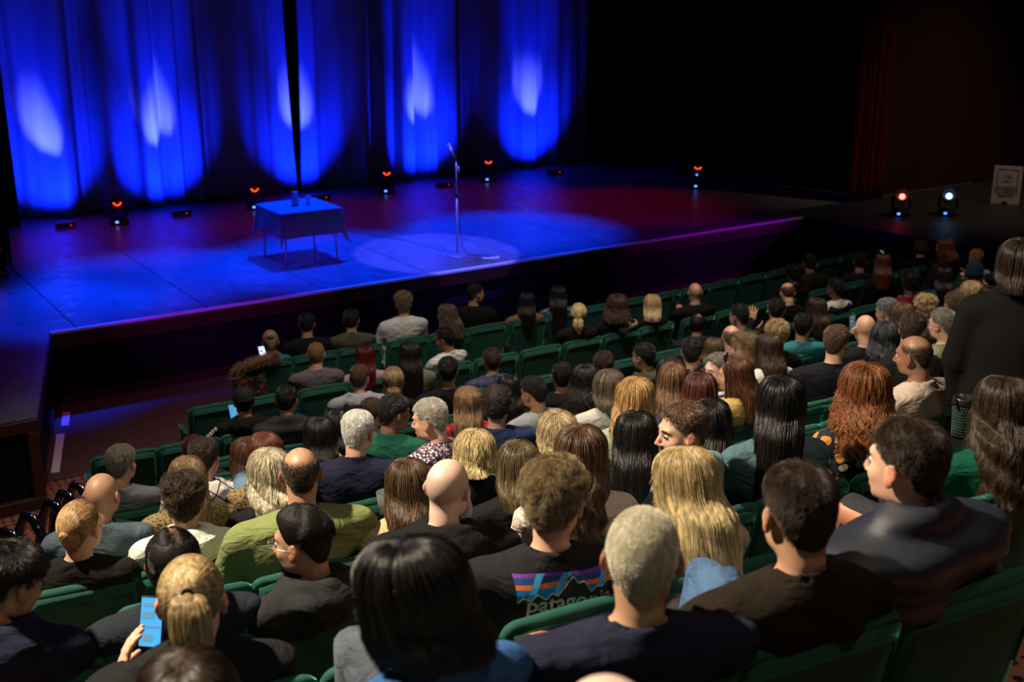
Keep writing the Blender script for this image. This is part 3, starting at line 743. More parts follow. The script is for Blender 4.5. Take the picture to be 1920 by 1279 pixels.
# ---- colours
SKIN = {'pale': (.72, .50, .42), 'fair': (.60, .36, .26), 'tan': (.44, .25, .16), 'brown': (.25, .125, .075)}
def skin(tone, stub, sc=(.05, .035, .03)):
    n = 'skin_%s_%s' % (tone, stub)
    if n in MATS: return MATS[n]
    c = SKIN[tone]; m = mat(n, c, .46, .45, sss=.12); N, L = nodes(m); b = bsdf(m)
    tc = N.new('ShaderNodeTexCoord'); nz = N.new('ShaderNodeTexNoise'); nz.inputs['Scale'].default_value = 18; nz.inputs['Detail'].default_value = 5; L.new(tc.outputs['Object'], nz.inputs['Vector'])
    at = N.new('ShaderNodeAttribute'); at.attribute_name = 'mask'; sp = N.new('ShaderNodeSeparateColor'); L.new(at.outputs['Color'], sp.inputs[0])
    def mix(a, col, fac):
        x = N.new('ShaderNodeMix'); x.data_type = 'RGBA'; L.new(a, x.inputs[6]) if not isinstance(a, tuple) else setattr(x.inputs[6], 'default_value', (*a, 1)); x.inputs[7].default_value = (*col, 1)
        if isinstance(fac, float): x.inputs[0].default_value = fac
        else: L.new(fac, x.inputs[0])
        return x.outputs[2]
    def sc_(o, k):
        q = N.new('ShaderNodeMath'); q.operation = 'MULTIPLY'; L.new(o, q.inputs[0]); q.inputs[1].default_value = k; return q.outputs[0]
    col = mix((c[0] * .9, c[1] * .84, c[2] * .8), (min(1, c[0] * 1.08), c[1] * 1.08, c[2] * 1.06), nz.outputs[0])
    col = mix(col, (c[0] * .95, c[1] * .55, c[2] * .5), sc_(sp.outputs[2], .7))
    col = mix(col, (c[0] * .8, c[1] * .42, c[2] * .42), sc_(sp.outputs[0], .8))
    if stub: col = mix(col, sc, sc_(sp.outputs[1], stub))
    L.new(col, b.inputs['Base Color'])
    bp = N.new('ShaderNodeBump'); bp.inputs['Strength'].default_value = .12; bp.inputs['Distance'].default_value = .002
    n2 = N.new('ShaderNodeTexNoise'); n2.inputs['Scale'].default_value = 260; L.new(tc.outputs['Object'], n2.inputs['Vector']); L.new(n2.outputs[0], bp.inputs['Height']); L.new(bp.outputs[0], b.inputs['Normal'])
    return m
HAIR = {  # root colour, tip colour
    'black': ((.010, .009, .009), (.016, .013, .012)), 'espresso': ((.022, .014, .010), (.035, .021, .014)), 'darkbrown': ((.034, .021, .014), (.055, .033, .021)), 'brown': ((.075, .043, .025), (.12, .07, .04)),
    'brownwarm': ((.12, .06, .03), (.20, .10, .05)), 'brownolive': ((.075, .055, .028), (.13, .095, .045)), 'brownash': ((.085, .062, .045), (.15, .11, .08)), 'brownblack': ((.024, .018, .016), (.05, .036, .03)),
    'greybrown': ((.14, .125, .105), (.24, .22, .195)), 'grey': ((.30, .28, .24), (.46, .43, .37)), 'white': ((.55, .55, .52), (.72, .72, .70)), 'platinum': ((.50, .47, .36), (.68, .64, .50)),
    'blonde': ((.36, .26, .12), (.66, .54, .30)), 'blonde_dark': ((.22, .15, .07), (.46, .35, .17)), 'golden': ((.30, .17, .06), (.56, .38, .17)), 'goldgrey': ((.28, .21, .11), (.52, .42, .24)), 'goldbrown': ((.17, .105, .05), (.34, .22, .10)),
    'greyblonde': ((.32, .28, .19), (.52, .47, .34)), 'brownblonde': ((.13, .085, .045), (.44, .27, .11)), 'brownblonde2': ((.21, .125, .065), (.40, .25, .13)), 'brownblond': ((.13, .09, .045), (.26, .19, .095)),
    'ginger': ((.28, .15, .07), (.42, .25, .12)), 'ginger_blonde': ((.24, .13, .06), (.42, .27, .13)), 'gingerbrown': ((.20, .11, .055), (.30, .18, .09)), 'auburn': ((.085, .026, .015), (.15, .05, .028)), 'auburndark': ((.055, .016, .011), (.10, .030, .019)),
    'auburnbright': ((.13, .045, .018), (.30, .11, .04)), 'darkauburn': ((.05, .022, .018), (.09, .045, .034)), 'chestnut': ((.065, .026, .015), (.125, .05, .027)), 'redwine': ((.07, .006, .008), (.10, .010, .012)), 'browncurl': ((.10, .05, .03), (.18, .09, .05)),
    'bluegrey': ((.016, .017, .022), (.04, .046, .06)), 'greyblue': ((.12, .13, .15), (.24, .26, .30)), 'blackfade': ((.013, .011, .010), (.022, .018, .016)), 'stubble': ((.04, .03, .022), (.06, .045, .035)), 'navy': ((.01, .02, .04), (.02, .03, .06)), 'blackcap': ((.01, .01, .01), (.02, .02, .02)), 'none': ((.1, .1, .1), (.1, .1, .1)),
    'brownshort': ((.045, .03, .02), (.07, .045, .03))}
def hair_mats(c):
    a, b_ = HAIR[c]
    n = 'hair_' + c
    if n in MATS: return MATS[n], MATS[n + '_strand']
    m = mat(n, a, .55, .15); N, L = nodes(m); b = bsdf(m)
    tc = N.new('ShaderNodeTexCoord'); mp = N.new('ShaderNodeMapping'); mp.inputs['Scale'].default_value = (1, 1, .16); L.new(tc.outputs['Object'], mp.inputs[0])
    nz = N.new('ShaderNodeTexNoise'); nz.inputs['Scale'].default_value = 190; nz.inputs['Detail'].default_value = 3; L.new(mp.outputs[0], nz.inputs['Vector'])
    mx = N.new('ShaderNodeMix'); mx.data_type = 'RGBA'; mx.inputs[6].default_value = (*[q * .35 for q in a], 1); mx.inputs[7].default_value = (*[(p * .6 + q * .3) for p, q in zip(a, b_)], 1); L.new(nz.outputs[0], mx.inputs[0]); L.new(mx.outputs[2], b.inputs['Base Color'])  # cap kept darker than the strands, painting in the shade between them
    bp = N.new('ShaderNodeBump'); bp.inputs['Strength'].default_value = .7; bp.inputs['Distance'].default_value = .004; L.new(nz.outputs[0], bp.inputs['Height']); L.new(bp.outputs[0], b.inputs['Normal'])
    s = mat(n + '_strand', a, .34, .38); N, L = nodes(s); b = bsdf(s)
    hi = N.new('ShaderNodeHairInfo'); m1 = N.new('ShaderNodeMix'); m1.data_type = 'RGBA'; m1.inputs[6].default_value = (*a, 1); m1.inputs[7].default_value = (*b_, 1); L.new(hi.outputs['Intercept'], m1.inputs[0])
    hs = N.new('ShaderNodeHueSaturation'); mr = N.new('ShaderNodeMapRange'); mr.inputs['To Min'].default_value = .55; mr.inputs['To Max'].default_value = 1.5; L.new(hi.outputs['Random'], mr.inputs[0])
    tc = N.new('ShaderNodeTexCoord'); mp = N.new('ShaderNodeMapping'); mp.inputs['Scale'].default_value = (1, 1, .14); L.new(tc.outputs['Object'], mp.inputs[0]); nz = N.new('ShaderNodeTexNoise'); nz.inputs['Scale'].default_value = 75; nz.inputs['Detail'].default_value = 2; L.new(mp.outputs[0], nz.inputs['Vector'])
    m2 = N.new('ShaderNodeMapRange'); m2.inputs['From Min'].default_value = .35; m2.inputs['From Max'].default_value = .65; m2.inputs['To Min'].default_value = .62; m2.inputs['To Max'].default_value = 1.4; L.new(nz.outputs[0], m2.inputs[0])
    ml = N.new('ShaderNodeMath'); ml.operation = 'MULTIPLY'; L.new(mr.outputs[0], ml.inputs[0]); L.new(m2.outputs[0], ml.inputs[1]); L.new(ml.outputs[0], hs.inputs['Value']); L.new(m1.outputs[2], hs.inputs['Color']); L.new(hs.outputs[0], b.inputs['Base Color'])
    return m, s

# ---- hair: a skull parameterised by compass angle th (0 = face) and polar angle a from the crown
TH_T = [0, 25, 45, 60, 80, 95, 110, 125, 145, 180]
TH_A = [50, 52, 62, 78, 92, 88, 100, 125, 140, 145]
def limit(th, table=None): return np.interp(np.abs((th + 180) % 360 - 180), TH_T, table or TH_A)
def skull(th, a, off=0.):
    t = np.radians(th); e = np.minimum(a, 100); er = np.radians(e); ex = np.maximum(a - 100, 0) * .00165
    rx, ry, rz = .0765, .0955, .0915
    n = np.stack([np.sin(t) * np.sin(er) / rx, np.cos(t) * np.sin(er) / ry, np.cos(er) / rz], -1); n /= np.linalg.norm(n, axis=-1, keepdims=True)
    p = np.stack([rx * np.sin(t) * np.sin(er), ry * np.cos(t) * np.sin(er), rz * np.cos(er)], -1)
    shr = 1 - ex * 5.0 * .55
    p[..., 0] *= shr; p[..., 1] *= np.where(np.cos(t) < 0, 1 - ex * 3.0, 1)
    p += np.array([0, -.012, .015]); p[..., 2] -= ex
    return p + n * np.asarray(off)[..., None], n
STY = {  # L top, L side, curl amplitude, cap thickness top, cap side, flow, strand count factor
    'short': (.032, .012, .002, .017, .006, .7), 'slick': (.055, .010, .001, .024, .005, 1.3), 'short_wavy': (.045, .025, .004, .024, .012, .8), 'curlytop': (.055, .012, .013, .030, .006, .35), 'curlyshort': (.050, .024, .012, .026, .011, .4),
    'buzz': (.012, .009, .001, .007, .005, .25), 'buzzbrown': (.014, .008, .001, .008, .004, .3), 'mop': (.07, .05, .003, .028, .022, 1.0), 'afro': (.035, .03, .008, .032, .026, .2), 'bigcurl': (.10, .11, .014, .055, .06, .4),
    'thinning': (.025, .03, .002, .006, .015, 1.0), 'receding': (.004, .004, 0, .0016, .003, .3)}
LONG = {  # length below the ear line, wave amplitude, flare, thickness
    'long': (.27, .006, .25, .016), 'longstraight': (.30, .002, .22, .014), 'longmid': (.17, .003, .30, .016), 'xlong': (.40, .003, .22, .018), 'xlongwavy': (.40, .010, .45, .020), 'wavylong': (.33, .008, .40, .018), 'wavymid': (.19, .012, .35, .018),
    'wavybob': (.09, .009, .30, .022), 'bob': (.13, .002, .35, .024), 'curlylong': (.27, .016, .70, .026), 'bigcurl': (.17, .016, 1.1, .032)}
def add_strands(parent, P, rad, m, name='hair_strands'):
    n, k = P.shape[:2]; c = bpy.data.hair_curves.new(name); c.add_curves([k] * n)
    c.attributes['position'].data.foreach_set('vector', P.reshape(-1).astype(np.float32)) if 'position' in c.attributes else None
    r = c.attributes.get('radius') or c.attributes.new('radius', 'FLOAT', 'POINT')
    t = np.linspace(0, 1, k); rr = rad * (1 - .75 * t ** 3); r.data.foreach_set('value', np.tile(rr, n).astype(np.float32))
    c.materials.append(m); o = bpy.data.objects.new(name, c); COL.objects.link(o); o.parent = parent; o['kind'] = 'stuff'; return o
def grid_faces(na, nb, wrap=True):
    i, j = np.meshgrid(np.arange(na), np.arange(nb - 1), indexing='ij'); i2 = (i + 1) % na
    F = np.stack([i * nb + j, i2 * nb + j, i2 * nb + j + 1, i * nb + j + 1], -1)
    if not wrap: F = F[:-1]
    return F.reshape(-1, 4)
def lock_noise(th, ph, k): return np.sin(np.radians(th) * k + ph) * .5 + np.sin(np.radians(th) * (k * 1.73) + ph * 2.1) * .3 + np.sin(np.radians(th) * (k * 3.1) + ph * .7) * .2
def make_hair(par, style, color, near, rg):
    mc, ms_ = hair_mats(color); ph = rg.uniform(0, 6.28); Nf = {2: 1.7, 1: .6, 0: .25}[near]; rad = {2: .00042, 1: .00078, 0: .0013}[near]
    if style == 'bald': return None
    if style in STY and style not in LONG:
        Lt, Ls, curl, ct, cs_, flow = STY[style]
        na, nb = (64, 24) if near else (40, 14)
        th = np.linspace(0, 360, na, endpoint=False); u = np.linspace(0, 1, nb)
        TH, U = np.meshgrid(th, u, indexing='ij'); LM = limit(TH); A = U * LM
        if style == 'receding': A = 62 + U * (LM - 62) * (LM > 62); 
        top = 1 - sstep(A, 35, 88)
        T = (cs_ + (ct - cs_) * top) * (1 - sstep(U, .86, 1.0)) * (.9 + .1 * lock_noise(TH, ph, 5))
        if style in ('slick', 'mop', 'short_wavy'): T = T * (1 + .35 * np.cos(np.radians(TH)) * top)
        bump = {'curlytop': .006, 'curlyshort': .005, 'afro': .005, 'short_wavy': .004, 'buzz': 0, 'buzzbrown': 0}.get(style, .0012)
        bump *= 1.0 if near == 2 else 1.8
        T = T + bump * np.sin(TH * .21 + 3 * np.sin(A * .13 + ph)) * np.sin(A * .31 + ph + 2 * np.sin(TH * .11)) * (1 - sstep(U, .8, 1))
        P, n = skull(TH, A, np.maximum(T, -.001)); P = P.reshape(-1, 3)
        if style == 'receding':
            keep = np.ones(1)
        if style in ('receding', 'thinning'):
            T2 = np.where(A < 50, -.004, T) if style == 'thinning' else T * 0 - .005; P, n = skull(TH, A, T2); P = P.reshape(-1, 3)
        me = mesh('hair', P, grid_faces(na, nb)); me.shade_smooth(); o = link('hair', me, par, mc)
        cnt = int({'buzz': 9000, 'buzzbrown': 7000, 'receding': 9500, 'thinning': 5200}.get(style, 6500) * Nf)
        th = rg.uniform(0, 360, cnt * 2); a = np.degrees(np.arccos(1 - rg.uniform(0, 1, cnt * 2) * 1.82)); a = np.where(a > 100, 100 + (a - 100) * 1.2, a)
        ok = (a < limit(th) * rg.uniform(.96, 1.01, cnt * 2))
        if style == 'receding': ok &= rg.uniform(0, 1, cnt * 2) < .03 + .97 * sstep(a, 50, 74)
        if style == 'thinning': ok &= (a > 48) | (rg.uniform(0, 1, cnt * 2) < .55)
        th, a = th[ok][:cnt], a[ok][:cnt]; n_ = len(th)
        # strands gather into locks that share a root and a twist
        nl = {'curlyshort': 330, 'curlytop': 300, 'afro': 420, 'bigcurl': 260, 'short': 620, 'mop': 420, 'short_wavy': 340, 'slick': 500}.get(style, 0)
        nl = int(nl * (1 if near else .6)); lockq = rg.uniform(0, 6.28, (n_, 1))
        if nl and n_ > nl * 2:
            li = rg.integers(0, nl, n_); sp = 4.5 if style.startswith('curl') or style == 'afro' else 5.5
            th = th[li] + sp * rg.standard_normal(n_) / np.maximum(np.sin(np.radians(a[li])), .3); a = np.abs(a[li] + sp * .8 * rg.standard_normal(n_)); a = np.minimum(a, limit(th)); lockq = rg.uniform(0, 6.28, nl)[li][:, None] + .35 * rg.standard_normal((n_, 1)); lockL = (.75 + .4 * rg.uniform(0, 1, nl))[li]
        else: lockL = np.ones(n_)
        top = 1 - sstep(a, 35, 88)
        L = (Ls + (Lt - Ls) * top) * rg.uniform(.8, 1.1, n_) * lockL * (1 - .55 * sstep(a, 105, 145))
        k = 6 if curl > .003 else 4; s = np.linspace(0, 1, k)[None, :]
        comb = {'slick': 150., 'mop': 20., 'short': 25., 'thinning': 170.}.get(style, 0)
        # direction of fall in skull coordinates
        da = np.degrees(L / .09)[:, None] * flow * s; dth = np.zeros_like(da)
        base = np.maximum(np.minimum(.6 * L, (cs_ + (ct - cs_) * top) * 1.0), .0015)[:, None]
        off = np.sqrt(s) * base * (1.1 if curl > .003 else 1.0) + .35 * s * L[:, None] * (1 - flow * .6 if flow < 1 else .15)
        if style == 'slick':
            cmb = np.radians(th)[:, None]; AA = a[:, None] + da * (-np.cos(cmb)) * .9; dth = np.degrees(L / .09)[:, None] * s * np.sin(cmb) * .9 / np.maximum(np.sin(np.radians(a))[:, None], .35)
        elif comb: AA = a[:, None] + da; dth = comb * s * L[:, None] * 12 * np.sin(np.radians(th * 2 + 50))[:, None]
        else: AA = a[:, None] + da
        flip = AA < 0; AA = np.abs(AA); TT = th[:, None] + dth + flip * 180
        P, n = skull(TT, np.minimum(AA, 150), off - .001)
        if curl:
            q = lockq; fr = 2 * PI * (1.3 if curl > .005 else .6)
            P[..., 0] += curl * s * np.cos(fr * s + q); P[..., 1] += curl * s * np.sin(fr * s + q * 1.3); P[..., 2] += curl * .6 * s * np.sin(fr * s + q)
        add_strands(o, P, rad, ms_)
        return o
    if style in LONG:
        Ln, wave, flare, thk = LONG[style]; sd = rg.uniform(0, 6)
        tm = {'wavymid': 1.5, 'wavylong': 1.5, 'xlongwavy': 1.4, 'curlylong': 2.2, 'wavybob': 1.6, 'bigcurl': 2.6}.get(style, 1.0)
        def path(th, a0, s, off, lenf):
            """th compass of the root, a0 polar of the root, s in 0..1 along the lock"""
            th = (th + 180) % 360 - 180
            Lsk = np.maximum(96 - a0, 0) * .00155; Lt = Ln * lenf; tot = Lsk + Lt; d = s * tot
            a = a0 + np.minimum(d, Lsk) / .00155; fall = np.maximum(d - Lsk, 0)
            sg = np.where(th >= 0, 1, -1); push = np.maximum(0, 66 - np.abs(th)) * sstep(a, 22, 80); te = th + sg * push
            back = sstep(np.abs(te), 72, 110)
            P, n = skull(te, a, off * (.5 + .5 * sstep(a, 0, 60)))
            f = fall / .3
            ct = np.cos(np.radians(te)); sn = np.sin(np.radians(te))
            wv = 2 * PI * fall / (.11 if tm < 2 else .06) + sd + th * (.08 if tm < 2 else .35)
            lk = 1 + (-.10 + flare * .35) * f
            x = P[..., 0] * lk + sn * flare * .035 * sstep(f, 0, 1); y = P[..., 1] * (1 + flare * .1 * f)
            y = y - back * .058 * sstep(fall, .035, .13) - back * .01
            x = x + wave * np.sin(wv) * sstep(fall, .0, .06); y = y + wave * .8 * np.cos(wv * 1.1) * sstep(fall, 0, .06)
            end = sstep(s, .7, 1); x = x * (1 - .16 * end)
            if style in ('bob',): x = x * (1 - .10 * end); y = y + .022 * end * back
            return np.stack([x, y, P[..., 2] - fall], -1)
        na, nb = (88, 34) if near else (48, 20)
        th = np.linspace(-180, 180, na, endpoint=False) + .01; u = np.linspace(0, 1, nb); TH, U = np.meshgrid(th, u, indexing='ij')
        T = thk * (.80 + .14 * lock_noise(TH, ph, 11) + .07 * lock_noise(TH, ph + 3, 23) * sstep(U, .1, .4)) * (1 - .25 * sstep(U, .8, 1))
        T = T + .0028 * (1 if tm > 1 else .25) * np.sin(TH * .3 + U * 17)
        lf = .93 + .06 * lock_noise(TH, ph + 1, 9)
        P = path(TH, np.full_like(TH, .5), U, T, lf).reshape(-1, 3)
        me = mesh('hair', P, grid_faces(na, nb)); me.shade_smooth(); o = link('hair', me, par, mc)
        cnt = int(7500 * Nf * (1.15 if tm > 2 else 1)); k = {2: 14, 1: 10, 0: 7}[near]
        if tm >= 1.4: k += 5
        th = rg.uniform(-180, 180, cnt); a0 = np.where(rg.uniform(0, 1, cnt) < .7, rg.uniform(1, 20, cnt), rg.uniform(15, 80, cnt)); a0 = np.minimum(a0, limit(th) - 1)
        s = np.linspace(0, 1, k)[None, :]; off = thk * (rg.uniform(.92, 1.16, cnt) + .35 * (rg.uniform(0, 1, cnt) > .95))[:, None] * (1 + .14 * lock_noise(th, ph, 11) + .07 * lock_noise(th, ph + 3, 23))[:, None] + (wave * .25) * rg.standard_normal((cnt, 1)) * s
        # roots start on the scalp
        off = off * sstep(s, -.02, .12) + .001
        P = path(th[:, None] + 6 * rg.standard_normal((cnt, 1)) * s * .4, a0[:, None] + 0 * s, s + 0 * th[:, None], off, rg.uniform(.82, 1.06, cnt)[:, None])
        cl = np.floor((th + 180) / 4.5 + rg.uniform(0, .5, cnt)).astype(int); ctab = rg.uniform(0, 6.28, 90); q = ctab[cl % 90][:, None] + .3 * rg.standard_normal((cnt, 1)); jit = (.0035 if tm < 1.2 else .008 if tm < 2 else .013)
        P[..., 0] += jit * s * np.sin(q + s * (5 if tm < 1.2 else 22)); P[..., 1] += jit * s * np.cos(q * 1.7 + s * (5 if tm < 1.2 else 22))
        add_strands(o, P, rad, ms_)
        return o
    # tied-back styles
    tie = {'ponytail': np.array([.0, -.104, .056]), 'lowpony': np.array([.012, -.108, -.030]), 'bun': np.array([0, -.108, .012]), 'updo': np.array([0, -.085, .070])}[style]
    na, nb = (64, 22) if near else (40, 14)
    th = np.linspace(0, 360, na, endpoint=False); u = np.linspace(0, 1, nb); TH, U = np.meshgrid(th, u, indexing='ij'); A = U * limit(TH)
    T = (.009 + .0018 * lock_noise(TH, ph, 13)) * (1 - sstep(U, .9, 1)); P, n = skull(TH, A, T)
    me = mesh('hair', P.reshape(-1, 3), grid_faces(na, nb)); me.shade_smooth(); o = link('hair', me, par, mc)
    cnt = int(6500 * Nf); th = rg.uniform(0, 360, cnt); a = rg.uniform(.15, 1.0, cnt) ** .6 * limit(th); k = 9; s = np.linspace(0, 1, k)[None, :, None]
    R0, n0 = skull(th, a, np.full(cnt, 0.)); C0 = np.array([0, -.012, .015]); D0 = R0 - C0; T0 = tie - C0
    D = D0[:, None, :] * (1 - s) + T0[None, None, :] * s; rr = np.array([.0765, .0955, .0915]); q = np.linalg.norm(D / rr, axis=-1, keepdims=True)
    below = np.clip(-(D0[:, None, 2:3]) - .05, 0, 1) * (1 - s) ; P = C0 + D / q * (1 + (.010 + .004 * rg.uniform(0, 1, (cnt, 1, 1))) / .09 * np.minimum(1, s * 5)) - below * np.array([0, 0, 1.0])
    add_strands(o, P, rad, ms_)
    if style in ('ponytail', 'lowpony'):
        L = .27 if style == 'ponytail' else .17; c2 = int(3400 * Nf); k = 12; s = np.linspace(0, 1, k)[None, :]
        r = np.sqrt(rg.uniform(0, 1, (c2, 1))); p = rg.uniform(0, 2 * PI, (c2, 1))
        w_ = (.010 + .040 * np.sin(PI * np.minimum(s * 1.05, 1) ** .7) ** .8) * r
        cy = tie[1] - .045 * np.sin(np.minimum(s * 3, PI / 2)) + .012 * s ** 2; cz = tie[2] + .02 * np.sin(s * PI) * (s < .3) - L * s ** 1.15; cx = tie[0] + .018 * s
        P = np.stack([cx + w_ * np.cos(p) * 1.1, cy + w_ * np.sin(p) * .8, cz + 0 * p], -1); add_strands(o, P, rad, ms_, 'ponytail_strands')
        def tl(bm): tube(bm, [(tie[0] + .018 * q, tie[1] - .045 * math.sin(min(q * 3, PI / 2)) + .012 * q * q, tie[2] - L * q ** 1.15) for q in np.linspace(0, .95, 10)], [.010] + [max(.004, .007 + .034 * math.sin(PI * min(1, q * 1.05) ** .7)) for q in np.linspace(.1, .95, 9)], 12)
        mk('ponytail', tl, mc, o, True)
        mk('hair_tie', lambda bm: tube(bm, [(tie[0] + .012 * math.cos(t * PI / 6), tie[1] - .008, tie[2] + .012 * math.sin(t * PI / 6)) for t in range(12)], .004, 6, closed=True), mat('elastic', (.05, .03, .02), .7), o, True)
    else:
        r_ = .020 if style == 'bun' else .038; bc = tie + np.array([0, -.014, -.008 if style == 'bun' else .012])
        mk('bun', lambda bm: ball(bm, tuple(bc), r_, (1.1, .85, 1)), mc, o, True)
        c2 = int(900 * Nf) + 60; k = 9; s = np.linspace(0, 1, k)[None, :]; p = rg.uniform(0, 6.28, (c2, 1)); q = rg.uniform(-1.2, 1.2, (c2, 1)); ang = p + s * 4
        P = np.stack([bc[0] + r_ * 1.15 * np.cos(ang) * np.cos(q), bc[1] + r_ * .9 * np.sin(q) + 0 * ang, bc[2] + r_ * 1.05 * np.sin(ang) * np.cos(q)], -1); add_strands(o, P, rad, ms_, 'bun_strands')
        if style == 'bun': mk('hair_tie', lambda bm: tube(bm, [(tie[0] + .013 * math.cos(t * PI / 6), tie[1] - .002, tie[2] + .013 * math.sin(t * PI / 6)) for t in range(12)], .0035, 6, closed=True), mat('tie_cream', (.75, .68, .5), .6), o, True)
    return o
def make_beard(par, color, near, rg, full):
    mc, ms_ = hair_mats(color); cnt = int((3600 if full else 2600) * {2: 1, 1: .4, 0: .2}[near])
    u = rg.uniform(-1, 1, cnt); v = rg.uniform(0, 1, cnt)
    ang = u * 100; z = -.040 - .080 * v
    x = .058 * np.sin(np.radians(ang)) * (1 - .30 * v); y = .022 + .070 * np.cos(np.radians(ang)) * (1 - .05 * v)
    ok = ~((np.abs(ang) < 26) & (z > -.092) & (z < -.070)) & ((np.abs(ang) > 38) | (z < -.064)); ok &= (z < -.045 - .02 * (np.abs(ang) < 60))
    x, y, z = x[ok], y[ok], z[ok]; n = np.stack([x, y - .02, z * 0 - .01], -1); n /= np.linalg.norm(n, axis=1, keepdims=True)
    L = (.055 if full else .007) * rg.uniform(.6, 1.1, len(x)); s = np.linspace(0, 1, 5)[None, :, None]
    P = np.stack([x, y, z], -1)[:, None, :] + n[:, None, :] * s * L[:, None, None] * .35 + np.array([0, .2, -1.]) * s * L[:, None, None] * .8 + (.004 if full else 0) * np.sin(s * 6 + rg.uniform(0, 6, (len(x), 1, 1)))
    def jaw(bm):
        g = []
        for i in range(17):
            a = R_(-96 + 192 * i / 16); g.append([bm.verts.new(((.0585 + .012 * full * q) * math.sin(a) * (1 - .28 * q), .0225 + (.0715 + .012 * full * q) * math.cos(a) * (1 - .04 * q), -.056 - (.060 + .03 * full) * q)) for q in (0, .25, .5, .75, 1)])
        for A, B in zip(g, g[1:]):
            for j in range(4):
                cx = (A[j].co.x + B[j + 1].co.x) / 2
                if j < 2 and abs(cx) < .026: continue
                bm.faces.new((A[j], B[j], B[j + 1], A[j + 1]))
    o = mk('beard', jaw, mc, par, True); add_strands(o, P, {2: .0004, 1: .0007, 0: .0011}[near], ms_, 'beard_strands')

# ---- fabrics
def fabric(name, col, rough=.88, sheen=.05, noise=.18, bs=420, bump=.22, spec=.2):
    if 'fabric_' + name in MATS: return MATS['fabric_' + name]
    m = mat('fabric_' + name, col, rough, spec, sheen=sheen, noise=noise, nscale=9, bump=bump, bscale=bs)
    if 'puffer' not in name and 'knit' not in name: creases(m)
    return m
def creases(m):
    N, L = nodes(m); b = bsdf(m); tc = N.new('ShaderNodeTexCoord'); mp = N.new('ShaderNodeMapping'); mp.inputs['Scale'].default_value = (1, 1, 1.9); mp.inputs['Rotation'].default_value = (.3, .25, 0); L.new(tc.outputs['Object'], mp.inputs[0])
    n = N.new('ShaderNodeTexNoise'); n.inputs['Scale'].default_value = 7.5; n.inputs['Detail'].default_value = 3.5; n.inputs['Distortion'].default_value = .9; L.new(mp.outputs[0], n.inputs['Vector'])
    bp = N.new('ShaderNodeBump'); bp.inputs['Strength'].default_value = .6; bp.inputs['Distance'].default_value = .045; L.new(n.outputs[0], bp.inputs['Height'])
    if b.inputs['Normal'].is_linked: L.new(b.inputs['Normal'].links[0].from_socket, bp.inputs['Normal'])
    L.new(bp.outputs[0], b.inputs['Normal'])
def blobs(name, base, cols, scale, thr=.45, rnd=1, warp=0.):
    """scattered coloured motifs over a base: voronoi cells picked from a short palette"""
    n = 'fabric_' + name
    if n in MATS: return MATS[n]
    m = mat(n, base, .85, .3); N, L = nodes(m); b = bsdf(m); tc = N.new('ShaderNodeTexCoord'); src = tc.outputs['Object']
    if warp:
        nz = N.new('ShaderNodeTexNoise'); nz.inputs['Scale'].default_value = scale * .6; L.new(src, nz.inputs['Vector'])
        ad = N.new('ShaderNodeVectorMath'); ad.operation = 'MULTIPLY_ADD'; L.new(nz.outputs['Color'], ad.inputs[0]); ad.inputs[1].default_value = (warp, warp, warp); L.new(src, ad.inputs[2]); src = ad.outputs[0]
    vo = N.new('ShaderNodeTexVoronoi'); vo.inputs['Scale'].default_value = scale; vo.inputs['Randomness'].default_value = rnd; L.new(src, vo.inputs['Vector'])
    sp = N.new('ShaderNodeSeparateColor'); L.new(vo.outputs['Color'], sp.inputs[0])
    rp = N.new('ShaderNodeValToRGB'); rp.color_ramp.interpolation = 'CONSTANT'; el = rp.color_ramp.elements
    el[0].color = (*cols[0], 1); el[1].position = 1 / len(cols); el[1].color = (*cols[1 % len(cols)], 1)
    for i in range(2, len(cols)): e = el.new(i / len(cols)); e.color = (*cols[i], 1)
    L.new(sp.outputs[0], rp.inputs[0])
    gt = N.new('ShaderNodeMath'); gt.operation = 'GREATER_THAN'; gt.inputs[1].default_value = thr; L.new(vo.outputs['Distance'], gt.inputs[0])
    mx = N.new('ShaderNodeMix'); mx.data_type = 'RGBA'; L.new(gt.outputs[0], mx.inputs[0]); L.new(rp.outputs[0], mx.inputs[6]); mx.inputs[7].default_value = (*base, 1); L.new(mx.outputs[2], b.inputs['Base Color']); creases(m)
    return m
def bands(name, base, line, specs, soft=0):
    """straight woven lines; specs = (axis vector, spacing, width, strength)"""
    n = 'fabric_' + name
    if n in MATS: return MATS[n]
    m = mat(n, base, .85, .3); N, L = nodes(m); b = bsdf(m); tc = N.new('ShaderNodeTexCoord'); cur_ = None
    for ax, sp_, wd, st in specs:
        dt = N.new('ShaderNodeVectorMath'); dt.operation = 'DOT_PRODUCT'; L.new(tc.outputs['Object'], dt.inputs[0]); dt.inputs[1].default_value = ax
        q = N.new('ShaderNodeMath'); q.operation = 'PINGPONG'; L.new(dt.outputs['Value'], q.inputs[0]); q.inputs[1].default_value = sp_ / 2
        lt = N.new('ShaderNodeMath'); lt.operation = 'LESS_THAN'; L.new(q.outputs[0], lt.inputs[0]); lt.inputs[1].default_value = wd / 2
        ml = N.new('ShaderNodeMath'); ml.operation = 'MULTIPLY'; L.new(lt.outputs[0], ml.inputs[0]); ml.inputs[1].default_value = st
        if cur_ is None: cur_ = ml.outputs[0]
        else: mxm = N.new('ShaderNodeMath'); mxm.operation = 'MAXIMUM' if soft == 0 else 'ADD'; L.new(cur_, mxm.inputs[0]); L.new(ml.outputs[0], mxm.inputs[1]); cur_ = mxm.outputs[0]
    mx = N.new('ShaderNodeMix'); mx.data_type = 'RGBA'; mx.clamp_factor = True; L.new(cur_, mx.inputs[0]); mx.inputs[6].default_value = (*base, 1); mx.inputs[7].default_value = (*line, 1); L.new(mx.outputs[2], b.inputs['Base Color']); creases(m)
    return m
